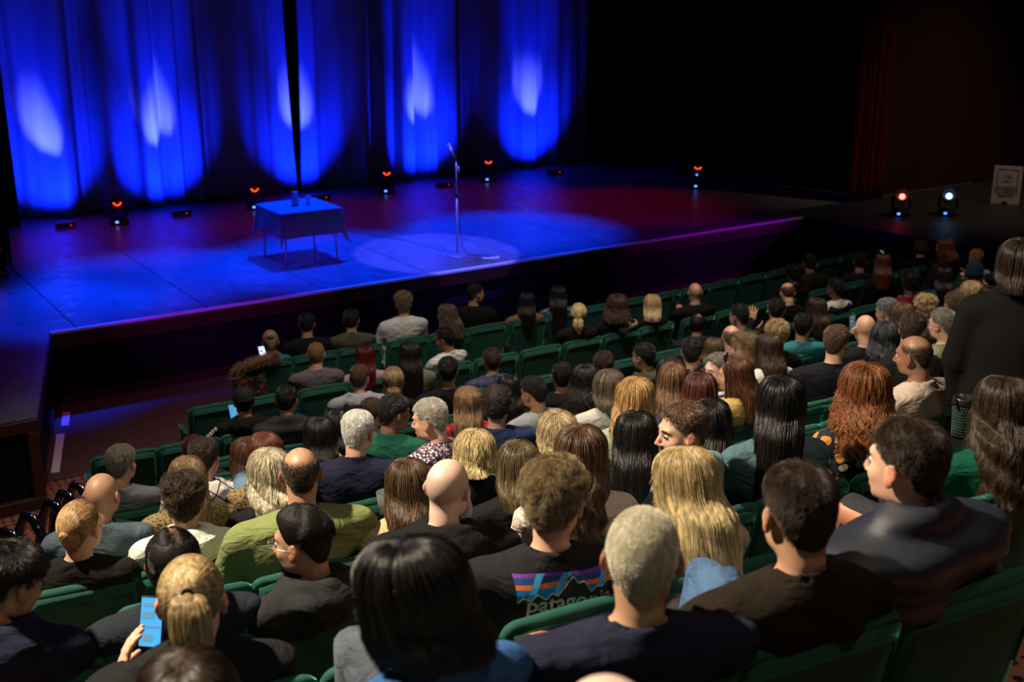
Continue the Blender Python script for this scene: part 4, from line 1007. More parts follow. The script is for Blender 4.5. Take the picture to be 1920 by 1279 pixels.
PLAIN = {'navy': (.018, .022, .055), 'navydark': (.022, .028, .042), 'black': (.014, .014, .016), 'charcoal': (.032, .033, .037), 'blueslate': (.085, .125, .16), 'greyblue': (.14, .155, .19), 'brown': (.05, .03, .02), 'cream': (.6, .55, .45),
    'olivegreen': (.19, .225, .085), 'blue': (.03, .10, .27), 'tan': (.45, .33, .2), 'greenpolo': (.012, .095, .06), 'grey': (.2, .2, .2), 'beige': (.50, .40, .20), 'satinbeige': (.50, .36, .24), 'darkbrown': (.022, .014, .009), 'beigesweater': (.50, .40, .33),
    'khaki': (.20, .21, .115), 'emerald': (.003, .07, .04), 'navyblack': (.013, .013, .022), 'tealshirt': (.035, .20, .23), 'lilac': (.30, .25, .45), 'maroon': (.12, .008, .02), 'brownblack': (.028, .02, .018), 'purpleblack': (.03, .02, .045),
    'tealdark': (.01, .09, .085), 'white': (.66, .66, .66), 'greymelange': (.13, .13, .145), 'mustard': (.46, .33, .10), 'bluedenim': (.05, .11, .26), 'palegreen': (.26, .33, .22), 'offwhite': (.52, .52, .47), 'navysweater': (.022, .035, .10), 'greysweat': (.30, .32, .34),
    'taupe': (.16, .14, .12), 'olivedark': (.07, .068, .04), 'paleblue': (.30, .34, .42), 'greyhoodie': (.33, .35, .40), 'mauve': (.13, .105, .125), 'olive': (.075, .075, .05), 'teal': (.01, .22, .21), 'blacktape': (.014, .014, .016), 'blacklogo': (.012, .012, .014),
    'blackprint': (.022, .022, .026), 'greypuffer': (.05, .048, .055), 'navypuffer': (.017, .023, .042), 'blackleather': (.014, .014, .016), 'navyvest': (.02, .022, .06), 'blackolive': (.016, .015, .013), 'tanbrown': (.22, .14, .06)}
def top_mat(c):
    if c == 'leopard': return blobs(c, (.24, .17, .075), [(.03, .02, .01), (.12, .08, .03), (.02, .014, .008)], 80, .38, 1, .006)
    if c == 'whitespeck': return blobs(c, (.62, .66, .60), [(.30, .38, .34), (.55, .6, .55), (.62, .66, .60)], 60, .26)
    if c == 'whiteplaid': return bands(c, (.66, .60, .55), (.03, .03, .035), [((.8, .3, .9), .17, .010, 1), ((.8, .3, .9), .19, .008, 1), ((.9, 0, -.8), .20, .010, 1), ((.9, 0, -.8), .225, .008, .9)])
    if c == 'floralpink': return blobs(c, (.06, .045, .07), [(.75, .70, .74), (.62, .10, .38), (.70, .62, .70), (.30, .12, .28), (.8, .75, .78)], 75, .48, 1, .012)
    if c == 'creamrib': return bands(c, (.66, .56, .50), (.40, .33, .29), [((1, .1, .1), .012, .004, .8)])
    if c == 'tealrib': return bands(c, (.17, .25, .25), (.11, .17, .175), [((.25, 0, 1), .010, .004, .8)])
    if c == 'tropic': return blobs(c, (.012, .014, .025), [(.55, .42, .20), (.50, .22, .04), (.60, .52, .34), (.012, .014, .025)], 17, .42, 1, .05)
    if c == 'whitecheck': return bands(c, (.62, .68, .62), (.28, .36, .34), [((1, 0, 0), .05, .012, .6), ((0, 0, 1), .05, .012, .6)])
    if c == 'plaidpink': return bands(c, (.42, .26, .30), (.05, .05, .08), [((.9, .1, .2), .10, .035, .8), ((0, .1, 1), .10, .035, .8), ((.9, 0, .2), .05, .006, .9)])
    if c == 'stripe': return bands(c, (.55, .56, .55), (.02, .025, .03), [((0, .1, 1), .035, .016, 1)])
    if c == 'stripewhite': return bands(c, (.62, .64, .62), (.04, .045, .06), [((.35, .5, 1), .060, .006, 1), ((.35, .5, 1), .068, .005, .8)])
    if c == 'redplaid': return bands(c, (.50, .012, .015), (.02, .01, .012), [((1, 0, 0), .07, .028, .65), ((0, 0, 1), .07, .028, .65)], 1)
    if c == 'paisley': return blobs(c, (.045, .05, .11), [(.10, .11, .22), (.03, .03, .07), (.13, .14, .26)], 26, .30, 1, .03)
    if c == 'denim': m = fabric(c, (.065, .125, .155), .85, .1, .45, 260, .4); return m
    if c == 'creamlace': return blobs(c, (.52, .46, .36), [(.36, .31, .23), (.50, .44, .35)], 70, .16)
    if c == 'pinkfloral': return blobs(c, (.38, .26, .28), [(.55, .45, .45), (.25, .09, .12)], 34, .3)
    if c == 'floralblue': return blobs(c, (.04, .04, .10), [(.45, .43, .62), (.25, .22, .45), (.5, .48, .6)], 44, .34, 1, .02)
    r = {'satinbeige': .35, 'navypuffer': .5, 'greypuffer': .6, 'blackleather': .35}.get(c, .88)
    k_ = .55 if max(PLAIN[c]) < .06 else .9
    return fabric(c, tuple(q * k_ for q in PLAIN[c]), r, .03, spec=.5 if r < .6 else .15)
GNAME = {'tee': 'tee_shirt', 'tank': 'sleeveless_top', 'long': 'sweater', 'hoodie': 'hooded_top', 'shirt': 'collared_shirt', 'jacket': 'jacket', 'puffer': 'quilted_coat', 'vest': 'quilted_vest'}
M_eye = mat('eye_white', (.42, .39, .37), .35, .3); M_iris = mat('iris_dark', (.03, .018, .01), .1, .6)
M_scr = mat('phone_screen', (.5, .7, 1), .2, emit=(.62, .76, 1.0), es=1.5); M_scrb = mat('phone_screen_blue', (.05, .3, .6), .2, emit=(.05, .32, .75), es=.8)
M_case = mat('phone_case', (.02, .02, .025), .35, .5)

def basis(z, ynear):
    z = Vector(z).normalized(); y = Vector(ynear); y = (y - z * y.dot(z)).normalized(); x = y.cross(z)
    return Matrix((x, y, z)).transposed()
class Person: pass
PERS = {}
def person(rec):
    (pid, T, bx, row, az, pitch, tone, hstyle, hcol, top, tcol, pose, bw, label, ex, near) = rec
    rg = np.random.default_rng(100 + pid); s = ROWS[row]; az0 = row_az(bx)
    base = np.array([bx, s + cur(bx) + .28, fz(s)])
    root = empty('person', tuple(base), -az0); tag(root, label, 'person', 'seated audience')
    c, sn = math.cos(az0), math.sin(az0)
    d = np.array(T) - base; tl = np.array([d[0] * c - d[1] * sn, d[0] * sn + d[1] * c, d[2]])
    yaw = -((R_(az) - az0 + PI) % (2 * PI) - PI)
    tw = max(-R_(34), min(R_(34), .38 * yaw)); hr = yaw - tw
    Rp = np.array(Matrix.Rotation(-R_(pitch), 3, 'X')); armp = {'lap': 'lap', 'phone_left': 'left', 'cup_left': 'left', 'chin_left': 'left', 'drink_left': 'left', 'wave_right': 'right', 'phone_right': 'right', 'phone_up': 'left', 'hands_front': 'front'}[pose]
    if 'arm' in ex:
        sd, wv = ex['arm']; dl = tl - HC; k_ = (np.clip((wv[2] - .5) / .58, 0, 1)); armp = custom_arms(sd, tuple(np.array(wv) - dl * k_))
    def rotz(V, a): ca, sa = np.cos(a), np.sin(a); X = V[:, 0] * ca - V[:, 1] * sa; Y = V[:, 0] * sa + V[:, 1] * ca; return np.stack([X, Y, V[:, 2]], 1)
    def Hrot(V, w):
        Q = V - PIV; Qp = Q @ Rp.T; Q = Q + (Qp - Q) * w[:, None]; return rotz(Q, hr * w) + PIV
    hc = rotz(Hrot(HC[None], np.ones(1)), tw)[0]; delta = tl - hc
    def D(V, head=True):
        V = V.copy()
        if head: V = Hrot(V, sstep(V[:, 2] + .6 * V[:, 1], 1.06, 1.115))
        m = (1 - sstep(V[:, 2], 1.0, 1.06)); V[:, 0] *= 1 + (bw - 1) * m; V[:, 1] *= 1 + (bw - 1) * .6 * m
        V = rotz(V, tw * sstep(V[:, 2], .55, .93)); w_ = sstep(V[:, 2], .42, 1.10) * .35 + np.clip((V[:, 2] - .5) / .58, 0, 1) * .65
        w_ = np.where(V[:, 2] > 1.12, 1, w_); V = V + delta * w_[:, None]
        return V
    V, F, A = body_template(armp, near > 0)
    me = mesh('body', D(V), F); ca = me.color_attributes.new('mask', 'FLOAT_COLOR', 'POINT'); ca.data.foreach_set('color', A.ravel()); me.shade_smooth()
    stub = {'bald': .25, 'receding': .85, 'buzz': .6, 'thinning': .8, 'buzzbrown': .5}.get(hstyle, .55 if hstyle in STY else 0)
    if ex.get('beard') in ('black', 'brownshort'): stub = max(stub, .6)
    if tone == 'pale' and hstyle == 'bald': stub = .5
    body = link('body', me, root, skin(tone, stub if hstyle != 'bald' or tone == 'pale' else .12, (.2, .17, .15) if tone == 'pale' else (.05, .035, .03)))
    # clothing
    kinds = [(top, tcol)]
    if top == 'vest': kinds = [('long', 'grey'), ('vest', tcol)]
    if top == 'vestshirt': kinds = [('shirt', 'white'), ('vest0', tcol)]
    shirt = None
    for kd, tc_ in kinds:
        nm = GNAME['vest' if kd == 'vest0' else kd] if kd != 'vest0' else 'pullover_vest'
        gk = 'tank' if kd == 'vest0' else kd
        Vg, Fg = garment_template(gk, armp, near > 0)
        Vd = Vg.copy()
        if kd == 'vest0': Vd[:, :2] *= 1.07
        if near: # folds that differ from one person to the next
            p = rg.uniform(0, 6, 6); amp = .0035 if kd in ('tee', 'long', 'shirt') else .002
            Vd = Vd + amp * np.stack([np.sin(Vd[:, 2] * 38 + p[0] + 3 * np.sin(Vd[:, 0] * 9 + p[1])), np.sin(Vd[:, 2] * 33 + Vd[:, 0] * 21 + p[2] + 2 * np.sin(Vd[:, 0] * 13 + p[3])), 0 * Vd[:, 0]], 1)
        me = mesh(nm, D(Vd, False), Fg); me.shade_smooth(); g = link(nm, me, root, top_mat(tc_)); shirt = g
        if kd == 'vest0': pass
    link('trousers', trousers_mesh(), root, fabric(['jeans', 'slate', 'darktr'][pid % 3], [(.04, .07, .13), (.03, .03, .035), (.02, .02, .022)][pid % 3]))
    # rigid head frame
    Mh = Matrix.Translation(Vector(delta)) @ Matrix.Rotation(tw, 4, 'Z') @ Matrix.Translation(Vector(PIV)) @ Matrix.Rotation(hr, 4, 'Z') @ Matrix.Rotation(-R_(pitch), 4, 'X') @ Matrix.Translation(Vector(HC - PIV))
    def headpart(o):
        if o is not None: o.matrix_local = Mh
        return o
    lod = 2 if near == 2 else near
    if hstyle == 'cap':
        headpart(make_hair(root, 'buzzbrown', 'black', near, rg))
        def cap(bm): lathe(bm, [(.088, -.005), (.090, .03), (.086, .07), (.070, .10), (.04, .118), (.0001, .124)], (0, -.012, 0), 32); bmesh.ops.scale(bm, vec=(1, 1.18, 1), verts=bm.verts)
        k = mk('baseball_cap', cap, fabric('capcloth', (.014, .014, .016)), root, True); headpart(k)
        def brim(bm):
            for i in range(13):
                pass
            pts = [(.08 * math.cos(R_(a)), .06 + .11 * math.sin(R_(a))) for a in range(0, 181, 15)]; prism(bm, pts, .006, .011)
        mk('brim', brim, fabric('capcloth', (.014, .014, .016)), k)
    elif hstyle == 'beanie':
        def bn(bm): lathe(bm, [(.088, -.045), (.096, -.04), (.098, .0), (.092, .01), (.094, .05), (.082, .095), (.05, .125), (.0001, .135)], (0, -.012, 0), 32); bmesh.ops.scale(bm, vec=(1, 1.15, 1), verts=bm.verts)
        headpart(mk('knitted_beanie', bn, fabric('beanieknit', (.012, .028, .05), .95, .3, .3, 90, .8), root, True))
    else:
        h = headpart(make_hair(root, hstyle, hcol, near, rg))
    if ex.get('beard'):
        n0 = set(root.children); make_beard(root, {'black': 'black', 'white': 'white', 'brownshort': 'brownshort'}[ex['beard']], near, rg, 1 if ex['beard'] == 'white' else 0)
        for o in root.children:
            if o not in n0: headpart(o)
    if near or abs(hr + tw) > .8 or ex.get('face'):
        def eyes(bm):
            for sx in (-1, 1): ball(bm, (sx * .031, .0742, -.008), .0122, (1, 1, 1), 12, 8)
        e = headpart(mk('eyes', eyes, M_eye, root, True))
        mk('iris', lambda bm: [ball(bm, (sx * .031, .0838, -.009), .0052, (1, .55, 1), 10, 6) for sx in (-1, 1)], M_iris, e, True)
        def lid(bm):
            for sx in (-1, 1): tube(bm, [(sx * x, y, z) for x, y, z in ((.016, .0865, -.006), (.024, .0905, .0008), (.033, .0905, .002), (.042, .085, -.0005), (.047, .079, -.006))], .0017, 5)
        mk('eyelashes', lid, mat('lash', (.02, .013, .01), .6), e)
        def brow(bm):
            for sx in (-1, 1): tube(bm, [(sx * x, y, z) for x, y, z in ((.014, .0895, .014), (.026, .0905, .0205), (.040, .082, .020), (.050, .071, .014))], [.002, .0036, .003, .0012], 6)
        ec = hair_mats(hcol if hstyle not in ('bald', 'cap', 'beanie') and hcol not in ('platinum', 'stubble') else 'brown')[0]
        headpart(mk('eyebrows', brow, ec, root, True))
    if ex.get('glasses'):
        gm = mat('specs_' + ex['glasses'], {'silver': (.30, .30, .30), 'black': (.01, .01, .01), 'pink': (.5, .04, .12)}[ex['glasses']], .3, .5, metal=.6 if ex['glasses'] == 'silver' else 0)
        def gl(bm):
            for sx in (-1, 1):
                tube(bm, [(sx * .032 + .023 * math.cos(a * PI / 8), .106 - .004 * abs(math.cos(a * PI / 8)), -.010 + .018 * math.sin(a * PI / 8)) for a in range(16)], .0013, 6, closed=True)
                tube(bm, [(sx * .055, .100, -.004), (sx * .076, .085, -.003), (sx * .083, .02, -.005), (sx * .083, -.012, -.012)], .0017, 6)
            tube(bm, [(-.010, .106, -.006), (0, .111, -.002), (.010, .106, -.006)], .0018, 6)
        headpart(mk('glasses', gl, gm, root, True))
    if ex.get('sunglasses'):
        def sg_(bm):
            for sx in (-1, 1): ball(bm, (sx * .034, .045, .118), .026, (1, .35, .75), 14, 8)
            tube(bm, [(-.085, -.03, .055), (-.07, .03, .10), (0, .058, .122), (.07, .03, .10), (.085, -.03, .055)], .003, 6)
        headpart(mk('sunglasses', sg_, mat('shades', (.01, .01, .01), .1, .8), root, True))
    if ex.get('clip'): headpart(mk('hair_clip', lambda bm: box(bm, (-.02, -.02, .128), (.05, .02, .02), Matrix.Rotation(.6, 3, 'Y'), .004), mat('clip_white', (.8, .8, .75), .3), root))
    if ex.get('strap'):
        P_ = D(np.array([(.075, -.135, z) for z in (1.0,)]), False)
        def st(bm):
            pts = [D(np.array([p]), False)[0] for p in ((.095, .02, 1.055), (.098, -.05, 1.045), (.10, -.115, .99), (.11, -.150, .90), (.13, -.150, .80))]
            tube(bm, [tuple(p) for p in pts], .009, 6)
        mk('bag_strap', st, fabric('orangestrap', (.5, .2, .02)), root)
    # hands
    hands = {}
    for i, sx in enumerate((-1, 1)):
        sh, el, wr = ARMS[armp][i]; lift = wr[2] > .64
        W = D(np.array([wr, tuple(np.array(wr) + (np.array(wr) - np.array(el)) * .3)]), False); z = Vector(W[1] - W[0])
        if lift: z = (z.normalized() + Vector((0, .1, .9))).normalized()
        y = Vector((-sx * .6, .5, 0)) if lift else Vector((0, .2, -1))
        if pose in ('phone_left', 'phone_right', 'phone_up', 'cup_left', 'drink_left') and lift: y = Vector((-sx, .1, 0))
        kd = 'open' if pose in ('wave_right', 'hands_front') or (pose == 'phone_left' and near == 2) else ('curl' if lift else 'relax')
        hm = link('hand', hand_mesh(kd), root, skin(tone, 0)); B = basis(z, y)
        if sx < 0: B = B @ Matrix.Diagonal((-1, 1, 1))
        hm.matrix_local = Matrix.Translation(Vector(W[0])) @ B.to_4x4(); hands[sx] = (Vector(W[0]), B)
    P = Person(); P.root = root; P.D = D; P.shirt = shirt; P.Mh = Mh; P.hands = hands; P.base = base; P.az0 = az0; PERS[pid] = P
    P.world = lambda v: root.matrix_world_() @ Vector(v)
    P.M = Matrix.Translation(Vector(base)) @ Matrix.Rotation(-az0, 4, 'Z')
    return P
def held(P, name, pos, rot, builders, label, cat):
    """a thing held by a person: stands on its own at top level. pos in the person's own frame"""
    e = empty(name); e.matrix_world = P.M @ Matrix.Translation(Vector(pos)) @ rot.to_4x4(); tag(e, label, cat)
    for n, fn, m in builders: mk(n, fn, m, e, n in ('cup', 'body', 'lid'))
    return e
def phone_parts(scr, case=None): return [('case', lambda bm: box(bm, (0, 0, 0), (.074, .009, .152), bev=.004, seg=2), case or M_case), ('screen', lambda bm: box(bm, (0, -.0052, 0), (.066, .0012, .142)), scr), ('screen_block', lambda bm: [box(bm, (x, -.0062, z), (w_, .0008, h_)) for x, z, w_, h_ in ((0, .052, .05, .010), (-.01, .022, .036, .020), (.0, -.012, .054, .006), (-.008, -.045, .03, .02))], mat('screen_dim', (.1, .2, .3), .3, emit=(.10, .22, .34), es=.9))]
def decal(P, me2d, m, name, x0, z0, sc, rot=0.0, off=.0035, parent=None):
    """flat print laid on the back of a shirt: 2d shapes (x right, y up) carried onto the cloth"""
    sm = P.shirt.data; bv = BVHTree.FromPolygons([v.co for v in sm.vertices], [p.vertices for p in sm.polygons])
    bm = bmesh.new(); bm.from_mesh(me2d); bmesh.ops.triangulate(bm, faces=bm.faces)
    for _ in range(4):
        es = [e for e in bm.edges if e.calc_length() * sc > .02]
        if not es: break
        bmesh.ops.subdivide_edges(bm, edges=es, cuts=1); bmesh.ops.triangulate(bm, faces=bm.faces)
    cr, sr = math.cos(rot), math.sin(rot)
    for v in bm.verts:
        x, y = v.co.x * sc, v.co.y * sc; X = x0 + x * cr - y * sr; Z = z0 + x * sr + y * cr
        h = bv.ray_cast(Vector((X, -.7, Z)), Vector((0, 1, 0)))[0]
        v.co = (X, (h.y if h else -.15) - off, Z)
    bmesh.ops.recalc_face_normals(bm, faces=bm.faces); r = bpy.data.meshes.new(name); bm.to_mesh(r); bm.free()
    return link(name, r, parent or P.shirt, m)
def poly2d(polys):
    bm = bmesh.new()
    for p in polys: bm.faces.new([bm.verts.new((x, y, 0)) for x, y in p])
    me = bpy.data.meshes.new('p'); bm.to_mesh(me); bm.free(); return me

# name, head centre, base x, row, heading, nod, skin, hair, hair colour, garment, cloth, pose, build, label, extras, detail
PEOPLE = [
    (110, (4.395, 11.19, 1.078), 4.338, 0, 15.4, 3, 'fair', 'updo', 'blonde_dark', 'tee', 'teal', 'phone_left', 0.9, 'person with blonde updo in teal top holding a lit phone', {'arm': ('R', (0.1, 0.2, 0.76))}, 0),
    (107, (4.821, 11.217, 1.198), 4.838, 0, 23.3, 3, 'tan', 'short', 'black', 'long', 'black', 'lap', 1.1, 'man with black tousled hair in black top in the front row', {}, 0),
    (108, (5.297, 11.123, 1.186), 5.338, 0, 33.5, 3, 'tan', 'short', 'blackfade', 'shirt', 'olive', 'lap', 1.1, 'man with short dark hair in olive shirt in the front row', {}, 0),
    (109, (5.948, 11.149, 1.264), 5.914, 0, 31.1, 0, 'fair', 'curlyshort', 'brownblond', 'long', 'white', 'lap', 1.15, 'man with curly sandy hair in long white top in the front row', {}, 0),
    (86, (6.434, 11.068, 1.085), 6.412, 0, -31.8, 3, 'fair', 'long', 'brownash', 'tank', 'black', 'lap', 1.0, 'woman with long ash hair and bare shoulder in left profile', {}, 0),
    (87, (6.856, 11.11, 1.255), 6.912, 0, 93.7, 0, 'tan', 'short', 'black', 'long', 'black', 'lap', 1.1, 'person in black with dark wavy hair in right profile below the stage', {}, 0),
    (88, (7.508, 11.032, 1.074), 7.481, 0, 34.2, 5, 'tan', 'long', 'black', 'long', 'tanbrown', 'lap', 1.0, 'person with long black hair and tan sleeve in the dark front row', {}, 0),
    (89, (7.954, 11.026, 1.093), 7.981, 0, 35.8, 5, 'tan', 'xlong', 'black', 'long', 'floralblue', 'lap', 0.95, 'woman with long black hair in blue and white floral top', {}, 0),
    (106, (4.473, 10.214, 1.192), 4.462, 1, 26.7, 3, 'fair', 'buzzbrown', 'gingerbrown', 'tee', 'mauve', 'phone_left', 1.1, 'man with cropped ginger-brown hair in mauve tee, left hand raised', {'arm': ('L', (0.02, 0.18, 0.93))}, 0),
    (103, (4.952, 10.117, 1.105), 4.962, 1, 26.1, 3, 'fair', 'longstraight', 'redwine', 'long', 'pinkfloral', 'lap', 1.0, 'woman with long wine red hair in pale patterned top', {}, 0),
    (84, (5.826, 10.064, 1.153), 5.826, 1, -37.9, 8, 'brown', 'short', 'black', 'shirt', 'stripewhite', 'lap', 1.05, 'man in glasses and white shirt with thin dark stripes, in left profile', {'glasses': 'black'}, 0),
    (90, (7.494, 10.004, 1.172), 7.494, 1, 44.8, 3, 'fair', 'lowpony', 'blonde', 'jacket', 'black', 'lap', 0.95, 'woman with tied smooth blonde hair in black jacket', {}, 0),
    (91, (8.02, 9.995, 1.19), 8.02, 1, 38.7, 3, 'fair', 'bigcurl', 'darkauburn', 'tee', 'blacklogo', 'lap', 1.1, 'woman with big dark curls in black tee with white lettering', {}, 0),
    (92, (8.526, 9.989, 1.127), 8.526, 1, 34.5, 3, 'fair', 'longmid', 'blonde', 'tank', 'black', 'lap', 1.0, 'woman with blonde hair and bare arm in black sleeveless top', {}, 0),
    (93, (9.173, 9.993, 1.175), 9.173, 1, 28.6, 0, 'fair', 'bald', 'none', 'long', 'black', 'drink_left', 1.2, 'bald man in black holding a dark drink up', {'arm': ('L', (-0.01, 0.16, 0.84))}, 0),
    (49, (10.843, 10.031, 1.142), 10.761, 1, 27.2, 10, 'tan', 'curlyshort', 'black', 'puffer', 'black', 'lap', 0.9, 'person with black curly hair and black quilted coat next to the empty front seat', {}, 0),
    (48, (11.178, 10.107, 1.233), 11.261, 1, 17.9, 10, 'brown', 'short', 'black', 'jacket', 'brownblack', 'lap', 1.1, 'man with cropped black hair and dark coat facing left in the front rows', {}, 0),
    (50, (12.146, 10.099, 1.128), 12.146, 1, 50.3, 5, 'tan', 'short', 'black', 'long', 'purpleblack', 'lap', 1.05, 'person with short black hair in dark plum top', {}, 0),
    (52, (13.506, 10.2, 1.117), 13.506, 1, 62.9, 0, 'fair', 'short', 'brownolive', 'jacket', 'black', 'lap', 1.15, 'man with short cropped hair and black coat at the far side stage', {}, 0),
    (111, (3.352, 9.231, 1.228), 3.352, 2, 15.0, 5, 'tan', 'cap', 'blackcap', 'hoodie', 'blacktape', 'phone_left', 1.05, 'man in black cap and black hooded top with white sleeve badges', {'arm': ('L', (-0.01, 0.2, 0.83))}, 0),
    (104, (4.406, 9.138, 1.267), 4.406, 2, 37.7, 5, 'fair', 'short', 'brown', 'hoodie', 'greyhoodie', 'lap', 1.1, 'man with short brown hair in light grey hooded top', {}, 0),
    (85, (4.943, 9.157, 1.398), 4.943, 2, 25.4, 3, 'tan', 'xlong', 'black', 'long', 'taupe', 'lap', 1.0, 'woman with glossy straight black hair in taupe top', {}, 0),
    (82, (5.755, 9.048, 1.214), 5.755, 2, 20.5, 3, 'tan', 'short', 'darkbrown', 'shirt', 'paisley', 'lap', 1.1, 'man with short dark hair in blue paisley shirt', {}, 0),
    (94, (8.297, 8.973, 1.179), 8.297, 2, 42.8, 8, 'tan', 'thinning', 'black', 'jacket', 'navydark', 'lap', 1.05, 'man with thinning dark hair in navy hooded jacket', {}, 0),
    (97, (9.689, 9.04, 1.304), 9.689, 2, 27.0, 20, 'fair', 'receding', 'auburndark', 'long', 'black', 'lap', 0.9, 'person bent forward with thin reddish hair in front of raised hands', {}, 0),
    (46, (10.429, 8.998, 1.256), 10.429, 2, -0.8, 0, 'brown', 'short', 'blackfade', 'vestshirt', 'navyvest', 'lap', 1.1, 'bearded man in glasses wearing navy sleeveless pullover over white shirt', {'beard': 'black', 'glasses': 'black'}, 0),
    (51, (11.338, 9.092, 1.421), 11.338, 2, 41.3, 5, 'fair', 'longstraight', 'auburndark', 'long', 'black', 'lap', 0.9, 'woman with long dark red hair and a white clip', {'clip': 1}, 0),
    (53, (12.681, 9.243, 1.415), 12.664, 2, -6.1, 5, 'pale', 'longmid', 'auburn', 'jacket', 'brownblack', 'lap', 1.0, 'woman with auburn hair in left profile below the side stage', {}, 0),
    (54, (13.147, 9.089, 1.239), 13.164, 2, 35.3, 3, 'fair', 'short', 'ginger', 'shirt', 'whitecheck', 'lap', 1.1, 'man with sandy hair in white checked shirt', {}, 0),
    (112, (3.38, 8.335, 1.505), 3.38, 3, 32.1, 12, 'tan', 'short', 'black', 'puffer', 'greypuffer', 'lap', 1.05, 'person with black hair in grey quilted hooded coat', {}, 0),
    (105, (4.291, 8.258, 1.518), 4.291, 3, 35.5, 5, 'fair', 'lowpony', 'goldbrown', 'long', 'black', 'lap', 0.95, 'woman with golden brown ponytail in black beside the grey hooded top', {}, 0),
    (83, (4.79, 8.22, 1.525), 4.791, 3, 30.2, 3, 'tan', 'short', 'black', 'tee', 'black', 'lap', 1.15, 'man with cropped black hair in black tee in front of long caramel hair', {}, 0),
    (100, (7.489, 7.862, 1.33), 7.489, 3, 43.6, 8, 'fair', 'longmid', 'brownolive', 'long', 'black', 'lap', 0.9, 'person with olive-brown hair beside the black studded jacket', {}, 0),
    (95, (8.011, 8.085, 1.525), 8.011, 3, -10.3, 5, 'tan', 'short', 'black', 'shirt', 'olivedark', 'lap', 1.05, 'bearded dark-haired man in olive jacket facing left', {'beard': 'black'}, 0),
    (96, (8.525, 8.08, 1.511), 8.525, 3, 46.5, 8, 'tan', 'short', 'black', 'long', 'black', 'hands_front', 0.9, 'person with black hair, both hands raised to it', {}, 0),
    (47, (9.031, 8.02, 1.458), 9.031, 3, 18.4, 5, 'tan', 'long', 'darkbrown', 'long', 'black', 'lap', 0.9, 'woman with long dark hair left of the white-sleeved man', {}, 0),
    (45, (10.613, 8.113, 1.484), 10.613, 3, 47.6, 3, 'tan', 'curlyshort', 'black', 'long', 'maroon', 'lap', 1.15, 'person with dark curls in velvety maroon sweater', {}, 0),
    (56, (11.222, 8.137, 1.466), 11.217, 3, 44.1, 5, 'tan', 'long', 'black', 'long', 'tealdark', 'lap', 0.95, 'woman with long black hair in dark teal top', {}, 0),
    (55, (11.713, 8.103, 1.456), 11.717, 3, 30.3, 0, 'tan', 'beanie', 'navy', 'jacket', 'plaidpink', 'hands_front', 1.05, 'person in navy beanie and pink-grey plaid coat', {'arm': ('R', (0.28, 0.2, 0.98))}, 0),
    (10, (2.391, 7.633, 1.538), 2.391, 4, 17.4, 0, 'fair', 'short', 'auburndark', 'jacket', 'brown', 'lap', 0.9, 'person with dark reddish hair almost hidden behind the white checked top', {}, 0),
    (22, (3.705, 7.499, 1.589), 3.705, 4, 56.3, 15, 'fair', 'short', 'brown', 'long', 'grey', 'lap', 0.9, 'person with brown hair in front of the white-haired man', {}, 0),
    (81, (4.873, 7.403, 1.587), 4.8, 4, 33.4, 5, 'tan', 'long', 'black', 'long', 'black', 'lap', 0.9, 'person with sleek black hair behind cropped dark curls', {}, 0),
    (77, (5.366, 7.373, 1.605), 5.297, 4, 32.0, 5, 'tan', 'short', 'black', 'hoodie', 'black', 'lap', 1.05, 'young man with protruding ears in black top beside empty seats', {}, 0),
    (78, (5.771, 7.347, 1.634), 5.795, 4, 38.1, 5, 'fair', 'short', 'darkbrown', 'long', 'black', 'lap', 0.9, 'person with dark hair in front of the ash brown bob', {}, 0),
    (101, (6.176, 7.328, 1.641), 6.295, 4, -17.9, 4, 'tan', 'short', 'black', 'hoodie', 'olivedark', 'lap', 0.95, 'young man with black hair in left profile in olive top', {}, 0),
    (98, (7.149, 7.292, 1.655), 7.149, 4, 34.4, 8, 'fair', 'receding', 'brownblond', 'long', 'grey', 'lap', 0.9, 'person with thinning sandy hair behind the sandy fringe', {}, 0),
    (40, (8.038, 7.275, 1.622), 8.038, 4, 53.9, 2, 'tan', 'short', 'black', 'long', 'tealshirt', 'lap', 1.15, 'man with short black hair in plain teal shirt', {}, 0),
    (6, (1.734, 7.014, 1.825), 1.734, 5, 43.9, 5, 'fair', 'short', 'greybrown', 'long', 'greyblue', 'lap', 1.05, 'man with short greying brown hair in ribbed grey-blue top at the left aisle', {}, 1),
    (12, (2.504, 6.917, 1.738), 2.504, 5, 9.9, 5, 'fair', 'wavymid', 'browncurl', 'long', 'cream', 'lap', 0.9, 'person with brown ringlets just left of the auburn hair', {}, 0),
    (19, (3.124, 6.851, 1.819), 3.124, 5, 44.5, 5, 'tan', 'wavymid', 'black', 'long', 'black', 'lap', 0.9, 'person with dark hair tucked between raised hand and white-haired man', {}, 0),
    (80, (4.102, 6.762, 1.832), 4.102, 5, 34.2, 0, 'fair', 'xlong', 'brownblonde2', 'long', 'redplaid', 'lap', 0.95, 'woman with long straight caramel hair in red and black plaid', {}, 0),
    (76, (4.628, 6.719, 1.809), 4.607, 5, -17.4, 10, 'tan', 'short', 'blackfade', 'long', 'greysweat', 'lap', 1.05, 'bearded man in light grey sweatshirt, face turned down left', {'beard': 'black'}, 0),
    (79, (5.087, 6.691, 1.824), 5.107, 5, 37.2, 5, 'tan', 'curlylong', 'black', 'long', 'black', 'lap', 0.9, 'woman with loose dark curls between the black top and the ash brown bob', {}, 0),
    (99, (6.142, 6.689, 1.856), 6.105, 5, 42.6, 8, 'tan', 'short', 'black', 'jacket', 'blackleather', 'lap', 0.9, 'person with dark hair in black studded jacket', {}, 0),
